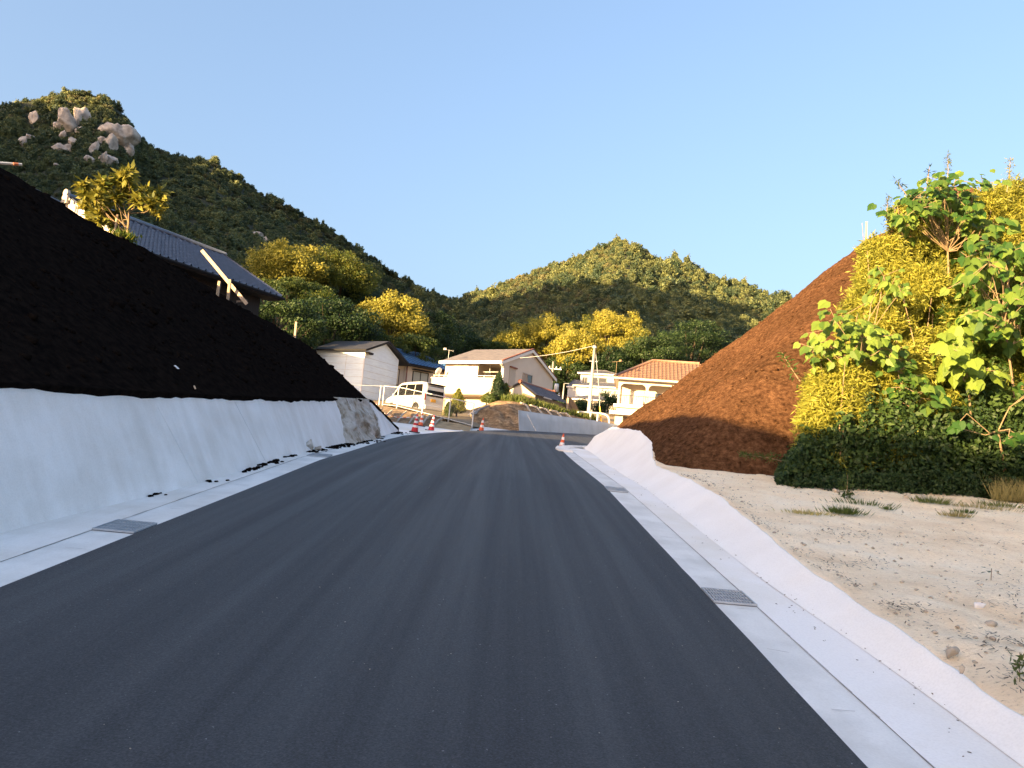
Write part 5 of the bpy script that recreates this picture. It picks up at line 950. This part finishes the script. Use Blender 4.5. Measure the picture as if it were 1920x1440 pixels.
# weeds on the bank top
def blades(n, pts, h, wd, seed, lean=.35):
    r = np.random.default_rng(seed); T = unit(np.array([0, 0, 1.]) + lean * rdir(n, r) * [1, 1, .2]); return leafquads(pts, T, rdir(n, r), h * r.uniform(.5, 1.2, n), wd, .1)
n = 4200; k = rng.random(n); A, B = pair([list(P(*p)) for p in ((938, 752, 45.6), (975, 757, 45.6), (1015, 767, 46.4), (1060, 779, 47.6), (1100, 788, 49))], [list(P(*p)) for p in ((965, 750, 47), (985, 752, 47), (1030, 766, 48), (1075, 778, 50), (1120, 789, 51.5))], 200); ii = (k * 199).astype(int); p = A[ii] + (B[ii] - A[ii]) * rng.random((n, 1)); keepw = fbm(p[:, 0] * .9, p[:, 1] * .9, 33) > -.25; p = p[keepw]; n = len(p)
tag(build_leaves('weeds', np.concatenate([blades(n, p, .42, .05, 5), blades(n, p, .25, .07, 6, .9)]), M['f_grass']), 'green weeds growing along the top of the straw bank', 'weeds', kind='stuff')

# loquat on the black mound
lt = onl(236, 459); b = np.array(P(236, 459, 17.3)); LQ = thing('loquat_tree', 'young loquat tree with golden leaf rosettes on the black mound', 'tree', b)
r = np.random.default_rng(5); tips = [(236, 316), (222, 330), (250, 332), (205, 347), (262, 345), (150, 352), (165, 348), (182, 366), (150, 372), (196, 372), (215, 362), (232, 352), (272, 362), (300, 360), (285, 375), (160, 395), (178, 402), (206, 392), (268, 380), (296, 385), (226, 405), (228, 425), (240, 340), (190, 350), (172, 382)]
LV = []; mb = MB(); trunk_top = np.array(P(243, 365, 17.3)) - b; mb.tube([(0, 0, -.3), np.array(P(241, 420, 17.3)) - b, trunk_top], [.026, .022, .016], 7)
for i, (px, py) in enumerate(tips):
    t_ = np.array(P(px, py, 17.3 + r.uniform(-.45, .45))) - b; t_[1] += r.uniform(-.35, .35); s0 = np.array(P(240, min(452, 400 + 50 * r.random()), 17.3)) - b if px < 232 else trunk_top * r.uniform(.6, 1); s0 = s0 * [1, 0, 1]; mb.tube([s0, (s0 + t_) / 2 + [0, 0, -.08], t_], [.013, .010, .007], 5)
    for rr in range(2):
        m_ = 32; T = unit(np.c_[r.normal(size=(m_, 2)), r.uniform(-1.0, .65, m_)]); cc = t_ - np.array([0, 0, .10 * rr]) + .03 * r.normal(size=(m_, 3)); LV.append(leafquads(cc, T, unit(rdir(m_, r) + [-.3, -.7, .3]), r.uniform(.17, .29, m_), r.uniform(.065, .10, m_), .12))
build_leaves('foliage', np.concatenate(LV), M['f_loquat'], LQ); mb.build('trunk', M['twig'], LQ, True)
mb = MB(); q = np.array(P(215, 430, 17.2)) - b; mb.tube([q + [0, 0, -.35], q + [0, .02, .35]], .022, 6); mb.build('support_stake', M['wood'], LQ)
o = thing('weed_clump', 'lime green weeds at the foot of the loquat tree', 'weeds', np.array(P(228, 452, 17.1))); p = np.c_[r.normal(size=(260, 2)) * [.12, .12], r.uniform(-.1, .05, 260)]; build_leaves('blades', blades(260, p, .26, .03, 7, .7), M['f_bamboo'], o); build_leaves('leaves', leafquads(p + [0, 0, .1], rdir(260, r), rdir(260, r), .11, .06), M['f_bamboo'], o)

# ---------------------------------------------------------------- thicket on the right
def base_at(px, d):
    X, Z = CF(px, 900); x = X * d; z = float(np.maximum(lot_h(np.array(x), np.array(min(d, 14.5))), rm_h(np.array(x), np.array(d)) - .1)); return W(x, d, z)
def bamboo(label, px, top, d, rw, seed, n=14000, low=.12, mat='f_bamboo', leaf=.135):
    r = np.random.default_rng(seed); b = base_at(px, d); tp_ = P(px, top, d); h = float(tp_[2] - b[2]); o = thing('bamboo_clump', label, 'bamboo', b, 0, None)
    mb = MB(); nk = 9; cul = [(r.normal(size=2) * rw * .4, r.normal(size=2) * rw * .35, h * r.uniform(.75, 1.0)) for _ in range(nk)]
    for c0, c1, hh in cul: mb.tube([(c0[0], c0[1], -.2), (c0[0] + c1[0] * .3, c0[1] + c1[1] * .3, hh * .55), (c0[0] + c1[0], c0[1] + c1[1], hh)], [.018, .013, .005], 5)
    mb.build('culms', M['twig'], o)
    ns = int(n * .42); t = low + (1 - low) * r.random(ns) ** .9; th = r.uniform(0, 6.28, ns); prof = np.interp(t, [0, .15, .5, .8, 1], [.75, 1, 1, .85, .38]) * rw * (1 + .28 * fbm(th * 1.1 + seed, t * h * 1.3, seed, 3)); rr = prof * r.uniform(.35, 1.0, ns) ** .6
    c = np.stack([rr * np.cos(th), rr * np.sin(th), t * h], 1) ; keep_ = fbm(c[:, 0] * 1.8 + seed * 3, c[:, 2] * 1.6 + c[:, 1], seed + 9, 2) > -.22; c = c[keep_]; th = th[keep_]; ns = len(c)
    out = np.stack([np.cos(th), np.sin(th), .35 + 0 * th], 1); tw = unit(out + .7 * rdir(ns, r)); k = np.repeat(np.arange(ns), 8); m_ = len(k); off = r.uniform(-.16, .12, (m_, 1)); pc = c[k] + tw[k] * off + .02 * r.normal(size=(m_, 3)); T = unit(tw[k] * .6 + rdir(m_, r) * .75 + [0, 0, -.25]); Nn = unit(rdir(m_, r) * .9 + [-.25, -.4, .5])
    build_leaves('foliage', leafquads(pc, T, Nn, leaf * r.uniform(.6, 1.25, m_), leaf * .2, .15), M[mat], o); return o
BB = [('low lit bamboo bush in the left front corner of the thicket', 1568, 655, 14.0, .62), ('bamboo clump leaning on the brown mound edge at the left of the thicket', 1640, 432, 15.2, .72), ('bamboo clump behind the top broadleaf sapling, left of its leaves', 1700, 358, 15.7, .75), ('bamboo clump under the top broadleaf sapling', 1768, 346, 15.8, .85), ('bamboo clump right of the top broadleaf sapling', 1842, 338, 15.9, .9), ('tall golden bamboo clump in the upper right corner of the thicket', 1905, 318, 15.9, .95), ('tall bamboo clump cut off by the right edge of the picture', 1975, 325, 15.9, .95), ('front bamboo clump between the leftmost sapling and the low lit bush', 1655, 575, 14.3, .68), ('front bamboo clump in the middle of the thicket', 1722, 490, 14.7, .72), ('front bamboo clump right of the dark hollow', 1800, 545, 14.5, .7), ('front bamboo clump behind the large right hand sapling', 1880, 455, 14.7, .8), ('front bamboo clump at the right edge', 1960, 440, 14.5, .85)]
for i, (lb, px, tpy, d, rw) in enumerate(BB): bamboo(lb, px, tpy, d, rw, 400 + i, 15000 if i else 12000)
# dark leafy base of the thicket
def leafmass(n, seed, pxs, tops, d0, d1, size):
    r = np.random.default_rng(seed); px = r.uniform(pxs[0], pxs[-1], n); d = r.uniform(d0, d1, n) + .25 * fbm(px * .02, px * 0, seed); Xp = CF(px, 900)[0] * d; zb = np.maximum(lot_h(Xp, np.minimum(d, 14.5)), rm_h(Xp, d) - .2); tz = np.interp(px, pxs, tops) * (.80 + .55 * fbm(px * .016, d * 1.4, seed + 1) + .35 * fbm(px * .07, d * 3, seed + 2)) ; p = W(Xp, d, zb + tz * r.random(n) ** .85)
    Nn = unit(rdir(n, r) * .8 + [-.1, -.7, .5]); T = unit(rdir(n, r) + [0, -.3, -.5]); return leafquads(p, T, Nn, size * r.uniform(.5, 1.4, n), size * r.uniform(.4, .7, n), .1)
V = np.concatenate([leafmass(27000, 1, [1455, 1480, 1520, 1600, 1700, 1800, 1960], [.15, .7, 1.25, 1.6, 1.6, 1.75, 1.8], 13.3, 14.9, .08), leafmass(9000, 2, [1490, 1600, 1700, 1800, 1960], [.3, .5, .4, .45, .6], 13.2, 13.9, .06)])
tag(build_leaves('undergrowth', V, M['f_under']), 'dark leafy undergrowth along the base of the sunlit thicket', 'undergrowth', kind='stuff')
tag(build_leaves('undergrowth', leafmass(13000, 5, [1475, 1500, 1540, 1640, 1720, 1800, 1960], [.5, 1.0, 1.6, 2.0, 1.8, 2.1, 2.0], 13.45, 14.6, .12) * 1.0, M['f_under2']), 'loose shade-darkened leaves and shoots rising above the dark undergrowth', 'undergrowth', kind='stuff')
n = 1500; r = np.random.default_rng(9); px = r.uniform(1860, 1990, n); d = r.uniform(12.9, 13.6, n); Xp = CF(px, 930)[0] * d; tag(build_leaves('dry_grass', blades(n, W(Xp, d, lot_h(Xp, d)), .42, .010, 9, .5), M['f_dry']), 'dry straw coloured grass at the right end of the undergrowth', 'grass', kind='stuff')
def broadleaf(name, label, clusters, base, seed, L=.30, mat='f_big', stem=.022):
    r = np.random.default_rng(seed); b = np.array(base); o = thing(name, label, 'sapling', b); V = []; mb = MB(); c0 = np.mean([P(c[0], c[1], c[4]) for c in clusters], 0) - b; fork = c0 * [.8, .8, .82]; mb.tube([(0, 0, -.1), fork * .5 + [.03, 0, 0], fork], [stem * 1.2, stem, stem * .8], 7)
    for px, py, wx, wy, d, nl in clusters:
        nl = int(nl * 2.4); cc = np.array(P(px, py, d)) - b; k = d / F; nb = max(2, nl // 9); tips = cc + np.clip(r.normal(size=(nb, 3)), -1.4, 1.4) * np.array([wx * k * .5, .28, wy * k * .5])
        for t_ in tips: mb.tube([fork, fork * .62 + t_ * .38 + r.normal(size=3) * .07, fork * .3 + t_ * .7 + r.normal(size=3) * .06 + [0, 0, .05], t_], [stem * .5, stem * .36, stem * .28, stem * .18], 5)
        lp = tips[r.integers(0, nb, nl)] + np.clip(r.normal(size=(nl, 3)), -1.5, 1.5) * np.array([wx * k * .36, .2, wy * k * .38]); out = unit(lp - cc + .3 * rdir(nl, r)); T = unit(out * [1, 1, .3] * .7 + [0, -.25, -.75] + .35 * rdir(nl, r)); Nn = unit(out * .4 + [-.35, -.75, .45] + .40 * rdir(nl, r)); B = unit(np.cross(T, Nn)); Nn = np.cross(B, T)
        Ls = L * r.uniform(.35, 1.2, nl)[:, None] * .92; Wd_ = Ls * .95
        f = lambda a_, b_, z_: lp + T * Ls * a_ + B * Wd_ * b_ + Nn * Ls * z_
        base_, mid, tip = f(0, 0, 0), f(.5, 0, .03), f(1, 0, -.16)
        for sg in (1, -1): V.append(np.stack([base_, f(-.08, .26 * sg, -.02), f(.20, .50 * sg, -.10), f(.52, .44 * sg, -.14), f(.62, .30 * sg, -.08), tip, mid], 1) if sg > 0 else np.stack([mid, tip, f(.62, .30 * sg, -.08), f(.52, .44 * sg, -.14), f(.20, .50 * sg, -.10), f(-.08, .26 * sg, -.02), base_], 1))
        for p_ in lp[::2]: mb.tube([tips[np.argmin(np.linalg.norm(tips - p_, axis=1))], p_], .005, 4, False)
    build_leaves('leaves', np.concatenate(V), M[mat], o); mb.build('stem', M['twig'], o); return o
broadleaf('broadleaf_sapling', 'leftmost broadleaf sapling, against the brown mound', [(1580, 625, 58, 45, 13.8, 44), (1668, 525, 28, 34, 13.9, 16), (1635, 650, 42, 34, 13.8, 20), (1552, 665, 28, 26, 13.8, 10)], base_at(1672, 14.6), 61, .215)
broadleaf('broadleaf_sapling', 'broadleaf sapling on the very top of the thicket', [(1722, 378, 50, 34, 15.2, 40), (1790, 352, 58, 28, 15.3, 34), (1830, 380, 36, 34, 15.2, 22), (1832, 432, 40, 34, 15.1, 22), (1700, 405, 30, 25, 15.1, 12)], base_at(1778, 15.8), 62, .225)
broadleaf('broadleaf_sapling', 'largest bright broadleaf sapling at the right edge', [(1845, 500, 55, 45, 13.8, 38), (1905, 575, 45, 50, 13.7, 30), (1850, 575, 36, 30, 13.7, 16), (1900, 465, 42, 30, 13.9, 20), (1880, 640, 40, 30, 13.7, 10)], base_at(1925, 14.6), 63, .25)
broadleaf('broadleaf_sapling', 'bright lime broadleaf sapling left of the largest one', [(1800, 640, 42, 42, 13.5, 20), (1845, 690, 32, 26, 13.5, 9), (1790, 690, 22, 22, 13.5, 5)], base_at(1830, 14.5), 64, .30)
broadleaf('broadleaf_sapling', 'dull green broadleaf sapling above the low lit bamboo bush', [(1703, 690, 42, 28, 13.8, 18), (1700, 740, 36, 30, 13.7, 14), (1745, 765, 30, 22, 13.7, 8)], base_at(1712, 14.6), 65, .22)
broadleaf('broadleaf_sapling', 'small broadleaf sapling low in the shade at the right edge', [(1888, 810, 26, 18, 13.1, 5), (1908, 735, 20, 26, 13.3, 5), (1805, 795, 16, 12, 13.2, 4)], base_at(1890, 13.9), 66, .22)
# feathery tops, sprigs
def sprig(name, label, pts, d, nl, lsz, mat, seed, spread=.10, cat='weed'):
    r = np.random.default_rng(seed); q = np.array(P(*pts[0], d)); o = thing(name, label, cat, q); path = np.array([P(*p, d) for p in pts]) - q; mb = MB(); mb.tube(path, np.linspace(.012, .003, len(path)), 5); mb.build('stem', M['twig'], o); t = np.linspace(0, 1, len(path)); tt = r.random(nl); c = np.stack([np.interp(tt, t, path[:, i]) for i in range(3)], 1) + r.normal(size=(nl, 3)) * spread * (1.15 - tt[:, None])
    build_leaves('foliage', leafquads(c, unit(rdir(nl, r) + [0, 0, .2]), rdir(nl, r), lsz * r.uniform(.6, 1.3, nl), lsz * .22), M[mat], o)
sprig('feathery_weed', 'tallest feathery plume standing above the top sapling', [(1775, 350), (1778, 320), (1777, 288)], 15.4, 140, .075, 'f_gold', 1, .07)
sprig('feathery_weed', 'feathery plume at the upper right corner of the thicket', [(1888, 360), (1892, 330), (1895, 295)], 15.6, 160, .075, 'f_gold', 2, .09)
sprig('feathery_weed', 'short dark leaf spray left of the tallest plume', [(1738, 345), (1741, 325), (1743, 312)], 15.3, 34, .10, 'f_under', 3, .035)
sprig('feathery_weed', 'leaf spray arching out at the upper left of the thicket', [(1700, 365), (1688, 350), (1680, 337)], 15.3, 40, .11, 'f_mid', 4, .05)
sprig('feathery_weed', 'pale seed plume beside the mound top, left of the sapling', [(1662, 410), (1664, 385), (1666, 368)], 15.3, 110, .07, 'f_gold', 5, .09)
sprig('leafy_sprig', 'bright green sprig reaching left over the mound foot', [(1480, 868), (1440, 858), (1385, 852)], 14.3, 190, .10, 'f_mid', 6, .07, 'sprig'); sprig('leafy_sprig', 'thin pale sprig in front of the brown slope', [(1500, 715), (1480, 685), (1466, 660)], 14.1, 46, .12, 'f_big', 7, .06, 'sprig')
b = solve(1624, 433, rm_h); o = thing('wooden_stake', 'tiny pale stake on top of the brown mound', 'stake', P(1624, 440, b[1] - .2), 0); mb = MB(); mb.box((0, 0, .15), (.06, .06, .7)); mb.build('shaft', M['wood'], o); mb = MB(); mb.box((0, 0, .51), (.07, .07, .03)); mb.build('sawn_end', M['wood'], o)
# plants on the gravel
def onlot(px, py): return W(*solve(px, py, lot_h))
def tuft(label, px, py, wx, h, mat, seed, n=160):
    r = np.random.default_rng(seed); o = build_leaves('grass_tuft', blades(n, r.normal(size=(n, 3)) * [wx, wx * .45, 0], h, .012, seed, .9), M[mat]); o.location = Vector(onlot(px, py)); tag(o, label, 'grass tuft', 'grass tufts on the gravel lot')
tuft('bright green grass tuft on the gravel before the bushes', 1582, 965, .11, .14, 'f_grass', 1, 260); tuft('olive flat grass tuft left of the bright green tuft', 1515, 966, .16, .09, 'f_dry', 2); tuft('dull grass tuft behind the bright green tuft', 1618, 948, .2, .12, 'f_grass', 3, 120); tuft('green tuft beside the two pale rocks', 1745, 945, .14, .14, 'f_grass', 4, 200); tuft('pale grass tuft right of centre on the lot', 1792, 970, .10, .10, 'f_dry', 5); tuft('small grass tuft beside the pale one', 1808, 963, .09, .09, 'f_grass', 6, 90); tuft('tiny dark tuft between the bright tuft and the rocks', 1667, 957, .05, .08, 'f_grass', 7, 60); tuft('brown dry tuft along the bush foot at right', 1840, 955, .25, .10, 'f_dry', 8); tuft('green tuft at the bush foot near the right edge', 1880, 952, .2, .13, 'f_grass', 9)
def seedling(label, px, py, h, nl, L, seed):
    r = np.random.default_rng(seed); o = thing('seedling', label, 'seedling', onlot(px, py)); mb = MB(); mb.tube([(0, 0, -.02), (.005, 0, h)], .004, 5); mb.build('stem', M['twig'], o); th = np.linspace(0, 6.28, nl, False) + .3; T = unit(np.stack([np.cos(th), np.sin(th), .1 - .5 * r.random(nl)], 1)); p = T * [.045, .045, 0] + [0, 0, h] - np.stack([0 * th, 0 * th, .05 * r.random(nl)], 1); build_leaves('leaves', leafquads(p, T, np.tile([0, 0, 1.], (nl, 1)), L, L * .85), M['f_under'], o)
seedling('tiny round leafed seedling alone on the gravel', 1858, 1088, .11, 7, .055, 1)
o = thing('weed', 'narrow leafed weed at the right edge of the gravel', 'weed', onlot(1912, 1272)); r = np.random.default_rng(3); build_leaves('leaves', leafquads(np.c_[r.normal(size=(40, 2)) * .02, r.uniform(0, .13, 40)], unit(rdir(40, r) + [0, 0, .3]), rdir(40, r), .06, .016), M['f_mid'], o); mb = MB(); mb.tube([(0, 0, -.02), (0, 0, .15)], .003, 4); mb.build('stem', M['twig'], o)
o = thing('weed', 'leafy weed standing at the bush edge left of the rocks', 'weed', onlot(1588, 934)); build_leaves('leaves', leafquads(np.c_[r.normal(size=(120, 2)) * .06, r.uniform(0, .34, 120)], unit(rdir(120, r) + [0, 0, .2]), rdir(120, r), .08, .03), M['f_mid'], o); mb = MB(); mb.tube([(0, 0, -.02), (0, 0, .36)], .004, 4); mb.build('stem', M['twig'], o)

# loose lumps that break up the two soil slopes
def lumps(name, label, hf, n, x0, x1, y0, y1, m, seed, rmax):
    r = np.random.default_rng(seed); x = r.uniform(x0, x1, n); y = r.uniform(y0, y1, n); z = hf(x, y); ok = (z > zg(y) + .35) & ((x < -4.9) | (x > np.interp(y, yy2, ox) + .15)); p = np.stack([x, y, z + .02], 1)[ok]; scatter_stones(name, label, p, .012 + (rmax - .012) * r.random(len(p)) ** 5, m, seed, .75)
lumps('soil_lumps', 'shade-darkened lumps of soil over the left mound', lm_h, 5200, -12, -4.9, 7, 27, M['soil_shade'], 81, .13)
lumps('soil_lumps', 'brown lumps of soil over the right mound', rm_h, 8000, 3.2, 14, 14.5, 31, M['soil'], 82, .065)
r = np.random.default_rng(83); x = r.uniform(-9, -5, 26); y = r.uniform(8, 24, 26); scatter_stones('straw_flecks', 'few pale straw flecks on the black mound', np.stack([x, y, lm_h(x, y) + .05], 1), r.uniform(.004, .010, 26), M['greywood'], 83, .4)
